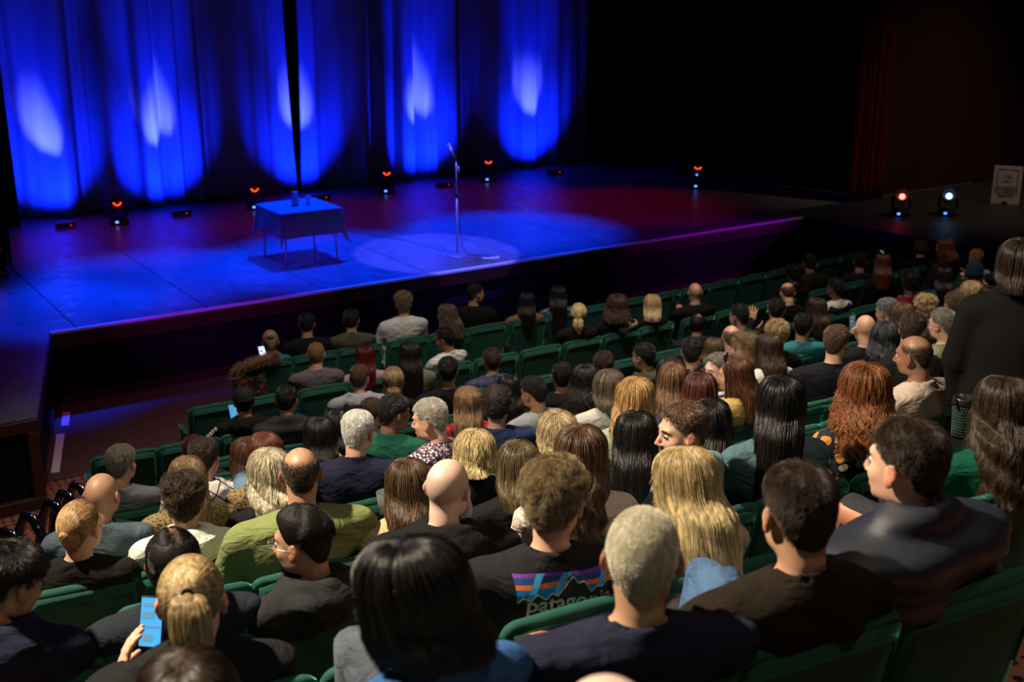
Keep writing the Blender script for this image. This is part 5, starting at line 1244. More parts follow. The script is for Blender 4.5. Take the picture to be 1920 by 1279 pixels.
    (64, (6.623, 6.609, 1.837), 6.604, 5, -66.9, 5, 'fair', 'mop', 'brownblond', 'long', 'greymelange', 'lap', 1.15, 'young man with sandy fringe and grey sweater looking back', {}, 0),
    (62, (7.047, 6.654, 1.854), 7.104, 5, 46.6, 5, 'fair', 'curlyshort', 'blonde_dark', 'long', 'black', 'lap', 0.95, 'person with round curly dark-blonde hair', {}, 0),
    (43, (8.383, 6.632, 1.858), 8.362, 5, -8.3, 10, 'fair', 'short', 'greyblue', 'long', 'lilac', 'lap', 0.9, 'person with blue-streaked grey hair and lilac collar in left profile', {}, 0),
    (61, (8.841, 6.569, 1.827), 8.862, 5, 13.4, 10, 'fair', 'curlyshort', 'blonde', 'long', 'grey', 'lap', 0.9, 'person with curly blonde hair behind the man in glasses', {}, 0),
    (58, (9.599, 6.637, 1.84), 9.599, 5, 55.3, 0, 'fair', 'wavybob', 'blonde', 'long', 'grey', 'lap', 0.9, 'person with blonde hair partly hidden behind dark updo', {}, 0),
    (9, (2.019, 6.276, 2.054), 2.019, 6, 37.8, 5, 'fair', 'short', 'darkbrown', 'hoodie', 'whiteplaid', 'lap', 0.95, 'man with dark brown hair in white top with black check', {}, 1),
    (18, (2.735, 6.252, 2.047), 2.729, 6, 23.6, 5, 'tan', 'long', 'black', 'long', 'tan', 'wave_right', 0.9, 'woman with straight black hair holding one hand up behind her head', {'arm': ('R', (0.13, -0.06, 1.0))}, 1),
    (21, (3.223, 6.202, 2.106), 3.229, 6, 87.5, 5, 'brown', 'short', 'black', 'shirt', 'greenpolo', 'lap', 1.1, 'man with short black hair and glasses in dark green polo', {'glasses': 'black'}, 1),
    (75, (3.905, 6.078, 2.058), 3.905, 6, 38.7, 0, 'tan', 'afro', 'brownblack', 'long', 'navysweater', 'lap', 1.2, 'woman with cropped dark curls in navy sweater', {}, 0),
    (72, (4.771, 6.01, 2.031), 4.759, 6, 38.4, 5, 'fair', 'bob', 'brownash', 'long', 'offwhite', 'lap', 1.05, 'person with ash brown bob in off-white sweater', {}, 0),
    (102, (5.294, 5.975, 2.058), 5.258, 6, 41.5, 3, 'tan', 'xlong', 'black', 'long', 'paleblue', 'lap', 1.0, 'woman with long blue-black hair and pale sleeve', {}, 0),
    (65, (5.715, 5.951, 1.999), 5.757, 6, -81.2, 5, 'pale', 'short', 'greybrown', 'long', 'stripe', 'lap', 0.9, 'woman in pink-rimmed glasses and striped top looking back', {'glasses': 'pink'}, 0),
    (63, (6.25, 5.983, 2.059), 6.257, 6, 16.3, 5, 'fair', 'longstraight', 'darkbrown', 'long', 'white', 'lap', 1.0, 'woman with straight dark hair in white top', {}, 0),
    (39, (7.279, 5.947, 2.052), 7.279, 6, 28.8, 6, 'fair', 'bald', 'none', 'long', 'black', 'phone_up', 1.0, 'bald man in black raising a camera phone', {'arm': ('R', (0.24, 0.2, 1.0))}, 0),
    (44, (7.799, 6.007, 2.056), 7.799, 6, 52.4, 5, 'fair', 'longmid', 'brown', 'long', 'grey', 'lap', 0.9, 'person with plain brown hair behind the blue-streaked grey hair', {}, 0),
    (57, (8.363, 5.93, 2.078), 8.36, 6, 34.7, 5, 'fair', 'short', 'brownolive', 'jacket', 'brown', 'lap', 0.95, 'person with short olive-brown hair behind the khaki shirt', {}, 0),
    (60, (8.858, 5.931, 2.049), 8.86, 6, 56.2, 5, 'tan', 'bob', 'black', 'jacket', 'navydark', 'lap', 1.2, 'person with glossy black hair in navy coat beside the standing figure', {}, 0),
    (5, (1.293, 5.671, 2.242), 1.183, 7, 40.8, 5, 'tan', 'bald', 'none', 'long', 'blueslate', 'lap', 1.1, 'bald man in slate blue top beside the left aisle', {}, 1),
    (7, (1.712, 5.616, 2.248), 1.68, 7, 16.9, 0, 'fair', 'longstraight', 'brownblonde', 'long', 'leopard', 'lap', 1.0, 'woman with very long brown to blonde hair in leopard print top', {}, 1),
    (11, (2.139, 5.623, 2.286), 2.178, 7, 10.8, 5, 'fair', 'longstraight', 'auburn', 'long', 'leopard', 'lap', 0.95, 'woman with smooth dark auburn hair beside the pale jeans knee', {}, 1),
    (17, (2.663, 5.563, 2.314), 2.676, 7, 53.6, 5, 'fair', 'short', 'white', 'shirt', 'navy', 'lap', 1.25, 'white-haired man in dark navy collared shirt', {'glasses': 'silver'}, 1),
    (20, (3.086, 5.515, 2.312), 3.176, 7, -40.8, 8, 'fair', 'short', 'grey', 'shirt', 'floralpink', 'lap', 1.1, 'man with curly grey hair in pink and white floral shirt, in left profile', {}, 1),
    (67, (4.779, 5.37, 2.265), 4.747, 7, 41.7, 3, 'fair', 'longstraight', 'brownwarm', 'long', 'bluedenim', 'lap', 0.9, 'woman with smooth long light brown hair in blue top', {}, 1),
    (66, (5.215, 5.28, 2.244), 5.247, 7, -33.4, 5, 'tan', 'longstraight', 'chestnut', 'jacket', 'mustard', 'lap', 1.0, 'woman with sunglasses on long chestnut hair in mustard jacket, in left profile', {'sunglasses': 1}, 0),
    (38, (6.192, 5.289, 2.299), 6.186, 7, 71.5, 0, 'fair', 'short', 'brown', 'long', 'navyblack', 'lap', 1.25, 'broad man with short brown hair in black-navy sweater', {}, 0),
    (41, (6.681, 5.268, 2.252), 6.686, 7, 61.7, 6, 'tan', 'wavymid', 'bluegrey', 'jacket', 'black', 'lap', 0.9, 'person with dark wavy hair with a bluish sheen behind the beige sweater man', {}, 0),
    (36, (7.275, 5.248, 2.259), 7.253, 7, -7.8, 4, 'fair', 'short', 'greybrown', 'shirt', 'khaki', 'lap', 1.2, 'man with swept greying hair and glasses in khaki shirt', {'glasses': 'black', 'beard': 'brownshort'}, 0),
    (59, (7.732, 5.31, 2.276), 7.753, 7, 25.5, 8, 'fair', 'wavybob', 'darkbrown', 'long', 'tan', 'lap', 0.95, 'woman with loose dark brown updo and bare neck', {}, 0),
    (4, (1.036, 5.005, 2.407), 0.974, 8, 49.7, 0, 'fair', 'bun', 'ginger_blonde', 'tee', 'blackolive', 'lap', 1.05, 'man with small dark-blond hair knot and black tee with green sleeves', {}, 1),
    (8, (1.485, 4.941, 2.445), 1.472, 8, 26.7, 0, 'fair', 'curlytop', 'darkbrown', 'hoodie', 'whitespeck', 'lap', 1.0, 'man with dark curly hair in white speckled hooded top', {}, 1),
    (13, (1.898, 4.949, 2.475), 1.972, 8, 11.0, 5, 'fair', 'wavymid', 'greyblonde', 'long', 'black', 'lap', 0.95, 'woman with wavy grey-blonde hair in black top left of the green sweatshirt', {}, 1),
    (23, (2.93, 4.772, 2.4), 2.92, 8, 31.5, 8, 'fair', 'wavybob', 'blonde', 'jacket', 'black', 'phone_right', 0.95, 'person with pale blonde cropped bob and black jacket holding a blue phone', {'arm': ('R', (0.19, 0.12, 0.76))}, 1),
    (74, (3.416, 4.726, 2.414), 3.42, 8, 35.9, 3, 'fair', 'wavybob', 'goldgrey', 'long', 'white', 'lap', 1.0, 'woman with curly golden-grey hair', {}, 1),
    (71, (3.947, 4.735, 2.505), 3.919, 8, 47.8, 3, 'fair', 'xlongwavy', 'golden', 'long', 'palegreen', 'lap', 1.0, 'woman with long golden hair in pale green top', {}, 1),
    (68, (4.385, 4.698, 2.46), 4.419, 8, 38.0, 12, 'fair', 'long', 'auburndark', 'long', 'black', 'lap', 0.9, 'woman with glossy reddish brown hair left of the striped top', {}, 1),
    (42, (6.418, 4.847, 2.456), 6.418, 8, 72.9, 10, 'tan', 'short', 'darkbrown', 'long', 'black', 'lap', 0.9, 'person with curly dark hair hidden behind the receding-haired man', {}, 0),
    (14, (1.771, 4.264, 2.754), 1.742, 9, 22.6, 6, 'tan', 'receding', 'stubble', 'long', 'olivegreen', 'lap', 1.3, 'large man with shaved receding hair in bright olive green sweatshirt', {}, 1),
    (24, (2.212, 4.153, 2.632), 2.242, 9, 22.0, 8, 'fair', 'long', 'brown', 'jacket', 'beige', 'cup_left', 1.0, 'woman with long brown hair in beige blazer holding a clear cup', {'arm': ('L', (0.0, 0.2, 0.8))}, 1),
    (26, (2.742, 4.092, 2.617), 2.742, 9, 25.8, 5, 'fair', 'longmid', 'brownolive', 'jacket', 'black', 'lap', 0.95, 'woman with straight brown shoulder-length hair in black jacket', {}, 1),
    (73, (3.319, 3.972, 2.677), 3.284, 9, 39.9, 5, 'tan', 'xlong', 'black', 'long', 'black', 'lap', 0.95, 'woman with very long black hair directly behind the golden hair', {}, 1),
    (70, (3.75, 3.933, 2.664), 3.784, 9, 43.6, 3, 'tan', 'xlong', 'black', 'long', 'creamlace', 'lap', 0.9, 'woman with long black hair behind the man looking back', {}, 1),
    (35, (5.24, 3.94, 2.735), 5.24, 9, -14.9, 6, 'brown', 'receding', 'blackfade', 'long', 'beigesweater', 'lap', 1.3, 'man with receding hair in pale beige sweater, in left profile', {'beard': 'black'}, 1),
    (0, (0.526, 3.629, 2.918), 0.494, 10, 70.3, 22, 'tan', 'short_wavy', 'black', 'hoodie', 'navy', 'lap', 1.15, 'young man with wavy black hair in dark navy hooded top, face turned down', {}, 2),
    (3, (1.013, 3.558, 2.882), 0.993, 10, 15.9, 10, 'tan', 'thinning', 'black', 'jacket', 'navydark', 'lap', 1.15, 'man with thinning black hair in dark navy jacket, just left of the blonde ponytail', {}, 2),
    (15, (1.441, 3.498, 2.858), 1.493, 10, -39.6, 4, 'tan', 'slick', 'black', 'hoodie', 'charcoal', 'lap', 1.1, 'bearded man in glasses with slicked black hair and charcoal hooded top, in profile', {'beard': 'black', 'glasses': 'silver'}, 2),
    (25, (2.025, 3.486, 2.919), 2.025, 10, 56.2, 5, 'pale', 'bald', 'none', 'hoodie', 'black', 'lap', 1.15, 'pale bald man with white beard in black hooded top', {'beard': 'white'}, 2),
    (28, (2.586, 3.419, 2.944), 2.571, 10, 45.1, 5, 'fair', 'wavylong', 'brown', 'long', 'creamrib', 'phone_right', 1.0, 'woman with long tousled brown hair in cream top looking at phones', {'arm': ('R', (0.3, 0.14, 0.66))}, 1),
    (31, (3.056, 3.37, 2.956), 3.071, 10, -69.8, 5, 'fair', 'short', 'brown', 'long', 'tealrib', 'lap', 1.15, 'man with cropped brown hair and ribbed pale teal sweater looking back over his shoulder', {}, 1),
    (69, (3.57, 3.32, 2.992), 3.571, 10, 47.1, 5, 'tan', 'xlong', 'black', 'long', 'denim', 'lap', 1.0, 'woman with very long black hair in washed denim jacket', {}, 1),
    (34, (4.125, 3.339, 2.935), 4.125, 10, 45.0, 3, 'fair', 'curlylong', 'auburnbright', 'long', 'tropic', 'lap', 1.0, 'woman with long curly auburn hair in black and orange patterned top', {}, 1),
    (1, (0.831, 2.783, 3.158), 0.831, 11, 22.6, 8, 'fair', 'ponytail', 'blonde_dark', 'puffer', 'black', 'phone_left', 1.0, 'woman with blonde ponytail in black jacket and scarf, holding up a glowing phone', {'arm': ('L', (-0.18, 0.17, 0.78))}, 2),
    (27, (1.941, 2.697, 3.195), 1.901, 11, 49.7, 4, 'fair', 'curlyshort', 'brownblond', 'tee', 'blackprint', 'lap', 1.15, 'man with curly brown hair in black tee printed with a mountain skyline', {}, 2),
    (30, (2.361, 2.587, 3.191), 2.401, 11, 4.4, 16, 'fair', 'longstraight', 'blonde', 'long', 'satinbeige', 'lap', 0.9, 'woman with long bright blonde hair in beige satin top, face lit by her phone', {'strap': 1}, 2),
    (37, (3.794, 2.437, 3.196), 3.794, 11, 42.3, 10, 'tan', 'wavylong', 'darkbrown', 'long', 'emerald', 'cup_left', 1.1, 'woman with long brown hair in emerald sweater holding a studded tumbler', {'arm': ('R', (0.28, 0.22, 0.84))}, 2),
    (2, (0.563, 1.973, 3.391), 0.508, 12, 15.9, 0, 'fair', 'long', 'darkbrown', 'jacket', 'black', 'lap', 1.0, 'person with dark brown hair cut off by the bottom edge, below the blonde ponytail', {}, 2),
    (16, (1.009, 1.908, 3.518), 1.007, 12, -20.1, 15, 'tan', 'bob', 'black', 'long', 'blue', 'chin_left', 1.05, 'person with large smooth black bob and blue sweater', {'arm': ('L', (0.05, 0.18, 0.72))}, 2),
    (29, (1.562, 1.832, 3.488), 1.505, 12, 40.5, 0, 'tan', 'buzz', 'platinum', 'tee', 'navy', 'lap', 1.25, 'man with cropped platinum hair in dark navy tee', {}, 2),
    (32, (1.995, 1.778, 3.507), 2.003, 12, 20.3, 4, 'tan', 'short', 'espresso', 'shirt', 'darkbrown', 'lap', 1.2, 'man with thick dark hair in dark brown jacket at lower right', {}, 2),
    (33, (2.397, 1.791, 3.532), 2.503, 12, -8.8, 2, 'fair', 'short', 'espresso', 'vest', 'navypuffer', 'lap', 1.25, 'man with dark quiff in navy quilted vest over grey sweatshirt, in left profile', {}, 2),
    (113, (0.823, 1.024, 3.767), 0.823, 13, 38.8, 0, 'pale', 'bald', 'none', 'long', 'grey', 'lap', 1.0, 'bald head just showing at the bottom edge, right of centre', {'row': 13}, 2),
]
SEAT_TABLE = [
    (0, 4.338, 'green velvet seat under the person with blonde updo in teal top holding'),
    (0, 4.838, 'green velvet seat under the man with black tousled hair in black top'),
    (0, 5.338, 'green velvet seat under the man with short dark hair in olive shirt'),
    (0, 5.914, 'green velvet seat under the man with curly sandy hair in long white top'),
    (0, 6.412, 'green velvet seat under the woman with long ash hair and bare shoulder'),
    (0, 6.912, 'green velvet seat under the person in black with dark wavy hair'),
    (0, 7.481, 'green velvet seat under the person with long black hair and tan sleeve'),
    (0, 7.981, 'green velvet seat under the woman with long black hair in blue and white'),
    (0, 8.501, 'empty green seat directly right of woman with long black hair in blue'),
    (0, 9.021, 'empty green seat two places right of woman with long black hair in blue'),
    (0, 9.541, 'empty green seat three places right of woman with long black hair in blue'),
    (0, 10.061, 'empty green seat four places right of woman with long black hair in blue'),
    (0, 10.581, 'empty green seat five places right of woman with long black hair in blue'),
    (0, 11.101, 'empty green seat six places right of woman with long black hair in blue'),
    (0, 11.621, 'empty green seat seven places right of woman with long black hair in blue'),
    (0, 12.141, 'empty green seat eight places right of woman with long black hair in blue'),
    (0, 12.661, 'empty green seat nine places right of woman with long black hair in blue'),
    (0, 13.181, 'empty green seat ten places right of woman with long black hair in blue'),
    (0, 13.701, 'empty green seat eleven places right of woman with long black hair in blue'),
    (0, 14.221, 'empty green seat twelve places right of woman with long black hair in blue'),
    (0, 14.741, 'empty green seat thirteen places right of woman with long black hair in blue'),
    (1, 3.422, 'empty green seat two places left of man with cropped ginger-brown hair in mauve tee'),
    (1, 3.942, 'empty green seat directly left of man with cropped ginger-brown hair in mauve tee'),
    (1, 4.462, 'green velvet seat under the man with cropped ginger-brown hair in mauve tee'),
    (1, 4.962, 'green velvet seat under the woman with long wine red hair in pale patterned'),
    (1, 5.394, 'empty green seat directly right of woman with long wine red hair in pale'),
    (1, 5.826, 'green velvet seat under the man in glasses and white shirt with thin'),
    (1, 6.382, 'empty green seat directly right of man in glasses and white shirt with thin'),
    (1, 6.938, 'empty green seat directly left of woman with tied smooth blonde hair'),
    (1, 7.494, 'green velvet seat under the woman with tied smooth blonde hair in black jacket'),
    (1, 8.02, 'green velvet seat under the woman with big dark curls in black tee'),
    (1, 8.526, 'green velvet seat under the woman with blonde hair and bare arm'),
    (1, 9.173, 'green velvet seat under the bald man in black holding a dark drink up'),
    (1, 9.702, 'empty green seat directly right of bald man in black holding a dark drink'),
    (1, 10.231, 'empty green seat directly left of person with black curly hair and black quilted'),
    (1, 10.761, 'green velvet seat under the person with black curly hair and black quilted coat'),
    (1, 11.261, 'green velvet seat under the man with cropped black hair and dark coat facing'),
    (1, 11.703, 'empty green seat directly right of man with cropped black hair and dark coat'),
    (1, 12.146, 'green velvet seat under the person with short black hair in dark plum top'),
    (1, 12.599, 'empty green seat directly right of person with short black hair in dark plum'),
    (1, 13.053, 'empty green seat directly left of man with short cropped hair and black coat'),
    (1, 13.506, 'green velvet seat under the man with short cropped hair and black coat'),
    (1, 14.026, 'empty green seat directly right of man with short cropped hair and black coat'),
    (1, 14.546, 'empty green seat two places right of man with short cropped hair and black coat'),
    (2, 2.312, 'empty green seat two places left of man in black cap and black hooded top'),
    (2, 2.832, 'empty green seat directly left of man in black cap and black hooded top'),
    (2, 3.352, 'green velvet seat under the man in black cap and black hooded top'),
    (2, 3.879, 'empty green seat directly right of man in black cap and black hooded top'),
    (2, 4.406, 'green velvet seat under the man with short brown hair in light grey hooded'),
    (2, 4.943, 'green velvet seat under the woman with glossy straight black hair in taupe top'),
    (2, 5.349, 'empty green seat directly right of woman with glossy straight black hair in taupe'),
    (2, 5.755, 'green velvet seat under the man with short dark hair in blue paisley shirt'),
    (2, 6.263, 'empty green seat directly right of man with short dark hair in blue paisley'),
    (2, 6.772, 'empty green seat two places right of man with short dark hair in blue paisley'),
    (2, 7.28, 'empty green seat two places left of man with thinning dark hair in navy hooded'),
    (2, 7.788, 'empty green seat directly left of man with thinning dark hair in navy hooded'),
    (2, 8.297, 'green velvet seat under the man with thinning dark hair in navy hooded jacket'),
    (2, 8.761, 'empty green seat directly right of man with thinning dark hair in navy hooded'),
    (2, 9.225, 'empty green seat directly left of person bent forward with thin reddish hair'),
    (2, 9.689, 'green velvet seat under the person bent forward with thin reddish hair'),
    (2, 10.429, 'green velvet seat under the bearded man in glasses wearing navy sleeveless pullover'),
    (2, 10.883, 'empty green seat directly right of bearded man in glasses wearing navy sleeveless pullover'),
    (2, 11.338, 'green velvet seat under the woman with long dark red hair and a white'),
    (2, 12.001, 'empty green seat directly right of woman with long dark red hair'),
    (2, 12.664, 'green velvet seat under the woman with auburn hair in left profile'),
    (2, 13.164, 'green velvet seat under the man with sandy hair in white checked shirt'),
    (2, 13.684, 'empty green seat directly right of man with sandy hair in white checked shirt'),
    (2, 14.204, 'empty green seat two places right of man with sandy hair in white checked shirt'),
    (2, 14.724, 'empty green seat three places right of man with sandy hair in white checked shirt'),
    (3, 2.86, 'empty green seat directly left of person with black hair in grey quilted hooded'),
    (3, 3.38, 'green velvet seat under the person with black hair in grey quilted hooded coat'),
    (3, 3.836, 'empty green seat directly right of person with black hair in grey quilted hooded'),
    (3, 4.291, 'green velvet seat under the woman with golden brown ponytail'),
    (3, 4.791, 'green velvet seat under the man with cropped black hair in black tee'),
    (3, 5.33, 'empty green seat directly right of man with cropped black hair in black tee'),
    (3, 5.87, 'empty green seat two places right of man with cropped black hair in black tee'),
    (3, 6.41, 'empty green seat two places left of person with olive-brown hair beside the black studded'),
    (3, 6.949, 'empty green seat directly left of person with olive-brown hair beside the black studded'),
    (3, 7.489, 'green velvet seat under the person with olive-brown hair beside the black studded jacket'),
    (3, 8.011, 'green velvet seat under the bearded dark-haired man in olive jacket facing'),
    (3, 8.525, 'green velvet seat under the person with black hair both hands raised to it'),
    (3, 9.031, 'green velvet seat under the woman with long dark hair left of the white-sleeved'),
    (3, 9.558, 'empty green seat directly right of woman with long dark hair'),
    (3, 10.086, 'empty green seat directly left of person with dark curls in velvety maroon sweater'),
    (3, 10.613, 'green velvet seat under the person with dark curls in velvety maroon sweater'),
    (3, 11.217, 'green velvet seat under the woman with long black hair in dark teal top'),
    (3, 11.717, 'green velvet seat under the person in navy beanie and pink-grey plaid coat'),
    (3, 12.237, 'empty green seat directly right of person in navy beanie and pink-grey plaid coat'),
    (3, 12.757, 'empty green seat two places right of person in navy beanie and pink-grey plaid coat'),
    (3, 13.277, 'empty green seat three places right of person in navy beanie and pink-grey plaid coat'),
    (3, 13.797, 'empty green seat four places right of person in navy beanie and pink-grey plaid coat'),
    (4, 2.391, 'green velvet seat under the person with dark reddish hair almost hidden'),
    (4, 3.048, 'empty green seat directly right of person with dark reddish hair almost hidden'),
    (4, 3.705, 'green velvet seat under the person with brown hair in front of the white-haired'),
    (4, 4.252, 'empty green seat directly right of person with brown hair'),
    (4, 4.8, 'green velvet seat under the person with sleek black hair behind cropped dark curls'),
    (4, 5.297, 'green velvet seat under the young man with protruding ears in black top'),
    (4, 5.795, 'green velvet seat under the person with dark hair in front of the ash'),
    (4, 6.295, 'green velvet seat under the young man with black hair in left profile'),
    (4, 6.722, 'empty green seat directly right of young man with black hair in left profile'),
    (4, 7.149, 'green velvet seat under the person with thinning sandy hair behind the sandy fringe'),
    (4, 7.594, 'empty green seat directly right of person with thinning sandy hair behind the sandy'),
    (4, 8.038, 'green velvet seat under the man with short black hair in plain teal shirt'),
    (4, 8.558, 'empty green seat directly right of man with short black hair in plain teal'),
    (4, 9.078, 'empty green seat two places right of man with short black hair in plain teal'),
    (4, 9.598, 'empty green seat three places right of man with short black hair in plain teal'),
    (4, 10.118, 'empty green seat four places right of man with short black hair in plain teal'),
    (4, 10.638, 'empty green seat five places right of man with short black hair in plain teal'),
    (4, 11.158, 'empty green seat six places right of man with short black hair in plain teal'),
    (4, 11.678, 'empty green seat seven places right of man with short black hair in plain teal'),
    (4, 12.198, 'empty green seat eight places right of man with short black hair in plain teal'),
    (4, 12.718, 'empty green seat nine places right of man with short black hair in plain teal'),
    (5, 1.734, 'green velvet seat under the man with short greying brown hair in ribbed grey-blue'),
    (5, 2.504, 'green velvet seat under the person with brown ringlets just left of the auburn'),
    (5, 3.124, 'green velvet seat under the person with dark hair tucked between raised hand'),
    (5, 3.613, 'empty green seat directly right of person with dark hair tucked between raised hand'),
    (5, 4.102, 'green velvet seat under the woman with long straight caramel hair in red'),
    (5, 4.607, 'green velvet seat under the bearded man in light grey sweatshirt face turned down'),
    (5, 5.107, 'green velvet seat under the woman with loose dark curls between the black top'),
    (5, 5.606, 'empty green seat directly right of woman with loose dark curls between'),
    (5, 6.105, 'green velvet seat under the person with dark hair in black studded jacket'),
    (5, 6.604, 'green velvet seat under the young man with sandy fringe and grey sweater looking'),
    (5, 7.104, 'green velvet seat under the person with round curly dark-blonde hair'),
    (5, 7.733, 'empty green seat directly right of person with round curly dark-blonde hair'),
    (5, 8.362, 'green velvet seat under the person with blue-streaked grey hair and lilac collar'),
    (5, 8.862, 'green velvet seat under the person with curly blonde hair behind the man'),
    (5, 9.599, 'green velvet seat under the person with blonde hair partly hidden behind dark updo'),
    (5, 10.119, 'empty green seat directly right of person with blonde hair partly hidden'),
    (5, 10.639, 'empty green seat two places right of person with blonde hair partly hidden'),
    (5, 11.159, 'empty green seat three places right of person with blonde hair partly hidden'),
    (6, 2.019, 'green velvet seat under the man with dark brown hair in white top'),
    (6, 2.729, 'green velvet seat under the woman with straight black hair holding one hand up'),
    (6, 3.229, 'green velvet seat under the man with short black hair and glasses'),
    (6, 3.905, 'green velvet seat under the woman with cropped dark curls in navy sweater'),
    (6, 4.332, 'empty green seat directly right of woman with cropped dark curls in navy sweater'),
    (6, 4.759, 'green velvet seat under the person with ash brown bob in off-white sweater'),
    (6, 5.258, 'green velvet seat under the woman with long blue-black hair and pale sleeve'),
    (6, 5.757, 'green velvet seat under the woman in pink-rimmed glasses and striped top looking back'),
    (6, 6.257, 'green velvet seat under the woman with straight dark hair in white top'),
    (6, 6.768, 'empty green seat directly right of woman with straight dark hair in white top'),
    (6, 7.279, 'green velvet seat under the bald man in black raising a camera phone'),
    (6, 7.799, 'green velvet seat under the person with plain brown hair behind the blue-streaked grey'),
    (6, 8.36, 'green velvet seat under the person with short olive-brown hair behind the khaki shirt'),
    (6, 8.86, 'green velvet seat under the person with glossy black hair in navy coat'),
    (6, 9.38, 'empty green seat directly right of person with glossy black hair in navy coat'),
    (6, 9.9, 'empty green seat two places right of person with glossy black hair in navy coat'),
    (6, 10.42, 'empty green seat three places right of person with glossy black hair in navy coat'),
    (7, 1.183, 'green velvet seat under the bald man in slate blue top'),
    (7, 1.68, 'green velvet seat under the woman with very long brown to blonde hair'),
    (7, 2.178, 'green velvet seat under the woman with smooth dark auburn hair beside the pale'),
    (7, 2.676, 'green velvet seat under the white-haired man in dark navy collared shirt'),
    (7, 3.176, 'green velvet seat under the man with curly grey hair in pink and white'),
    (7, 3.7, 'empty green seat directly right of man with curly grey hair in pink'),
    (7, 4.223, 'empty green seat directly left of woman with smooth long light brown hair'),
    (7, 4.747, 'green velvet seat under the woman with smooth long light brown hair in blue'),
    (7, 5.247, 'green velvet seat under the woman with sunglasses on long chestnut hair in mustard'),
    (7, 5.717, 'empty green seat directly right of woman with sunglasses on long chestnut hair'),
    (7, 6.186, 'green velvet seat under the broad man with short brown hair in black-navy sweater'),
    (7, 6.686, 'green velvet seat under the person with dark wavy hair with a bluish sheen'),
    (7, 7.253, 'green velvet seat under the man with swept greying hair and glasses in khaki'),
    (7, 7.753, 'green velvet seat under the woman with loose dark brown updo and bare neck'),
    (7, 8.273, 'empty green seat directly right of woman with loose dark brown updo and bare'),
    (7, 8.793, 'empty green seat two places right of woman with loose dark brown updo and bare'),
    (8, 0.974, 'green velvet seat under the man with small dark-blond hair knot and black tee'),
    (8, 1.472, 'green velvet seat under the man with dark curly hair in white speckled hooded'),
    (8, 1.972, 'green velvet seat under the woman with wavy grey-blonde hair in black top'),
    (8, 2.446, 'empty green seat directly right of woman with wavy grey-blonde hair in black top'),
    (8, 2.92, 'green velvet seat under the person with pale blonde cropped bob and black jacket'),
    (8, 3.42, 'green velvet seat under the woman with curly golden-grey hair'),
    (8, 3.919, 'green velvet seat under the woman with long golden hair in pale green top'),
    (8, 4.419, 'green velvet seat under the woman with glossy reddish brown hair'),
    (8, 4.919, 'empty green seat directly right of woman with glossy reddish brown hair'),
    (8, 5.418, 'empty green seat two places right of woman with glossy reddish brown hair'),
    (8, 5.918, 'empty green seat directly left of person with curly dark hair hidden'),
    (8, 6.418, 'green velvet seat under the person with curly dark hair hidden behind the receding-haired'),
    (8, 6.938, 'empty green seat directly right of person with curly dark hair hidden'),
    (8, 7.458, 'empty green seat two places right of person with curly dark hair hidden'),
    (8, 7.978, 'empty green seat three places right of person with curly dark hair hidden'),
    (9, 1.222, 'empty green seat directly left of large man with shaved receding hair in bright'),
    (9, 1.742, 'green velvet seat under the large man with shaved receding hair in bright olive'),
    (9, 2.242, 'green velvet seat under the woman with long brown hair in beige blazer holding'),
    (9, 2.742, 'green velvet seat under the woman with straight brown shoulder-length hair in black jacket'),
    (9, 3.284, 'green velvet seat under the woman with very long black hair directly'),
    (9, 3.784, 'green velvet seat under the woman with long black hair behind the man looking'),
    (9, 4.269, 'empty green seat directly right of woman with long black hair behind the man'),
    (9, 4.755, 'empty green seat directly left of man with receding hair in pale beige sweater'),
    (9, 5.24, 'green velvet seat under the man with receding hair in pale beige sweater'),
    (9, 5.76, 'empty green seat directly right of man with receding hair in pale beige sweater'),
    (9, 6.28, 'empty green seat two places right of man with receding hair in pale beige sweater'),
    (9, 6.8, 'empty green seat three places right of man with receding hair in pale beige sweater'),
    (10, 0.494, 'green velvet seat under the young man with wavy black hair in dark navy'),
    (10, 0.993, 'green velvet seat under the man with thinning black hair in dark navy jacket'),
    (10, 1.493, 'green velvet seat under the bearded man in glasses with slicked black hair'),
    (10, 2.025, 'green velvet seat under the pale bald man with white beard in black hooded'),
    (10, 2.571, 'green velvet seat under the woman with long tousled brown hair in cream top'),
    (10, 3.071, 'green velvet seat under the man with cropped brown hair and ribbed pale teal'),
    (10, 3.571, 'green velvet seat under the woman with very long black hair in washed denim'),
    (10, 4.125, 'green velvet seat under the woman with long curly auburn hair'),
    (10, 4.645, 'empty green seat directly right of woman with long curly auburn hair'),
    (10, 5.165, 'empty green seat two places right of woman with long curly auburn hair'),
    (11, 0.311, 'empty green seat directly left of woman with blonde ponytail in black jacket'),
    (11, 0.831, 'green velvet seat under the woman with blonde ponytail in black jacket and scarf'),
    (11, 1.366, 'empty green seat directly right of woman with blonde ponytail in black jacket'),
    (11, 1.901, 'green velvet seat under the man with curly brown hair in black tee printed'),
    (11, 2.401, 'green velvet seat under the woman with long bright blonde hair in beige satin'),
    (11, 2.865, 'empty green seat directly right of woman with long bright blonde hair in beige'),
    (11, 3.329, 'empty green seat directly left of woman with long brown hair in emerald sweater'),
    (11, 3.794, 'green velvet seat under the woman with long brown hair in emerald sweater holding'),
    (12, -0.012, 'empty green seat directly left of person with dark brown hair cut off'),
    (12, 0.508, 'green velvet seat under the person with dark brown hair cut off'),
    (12, 1.007, 'green velvet seat under the person with large smooth black bob and blue sweater'),
    (12, 1.505, 'green velvet seat under the man with cropped platinum hair in dark navy tee'),
    (12, 2.003, 'green velvet seat under the man with thick dark hair in dark brown jacket'),
    (12, 2.503, 'green velvet seat under the man with dark quiff in navy quilted vest'),
    (13, -0.217, 'empty green seat two places left of bald head just showing at the bottom edge'),
    (13, 0.303, 'empty green seat directly left of bald head just showing at the bottom edge'),
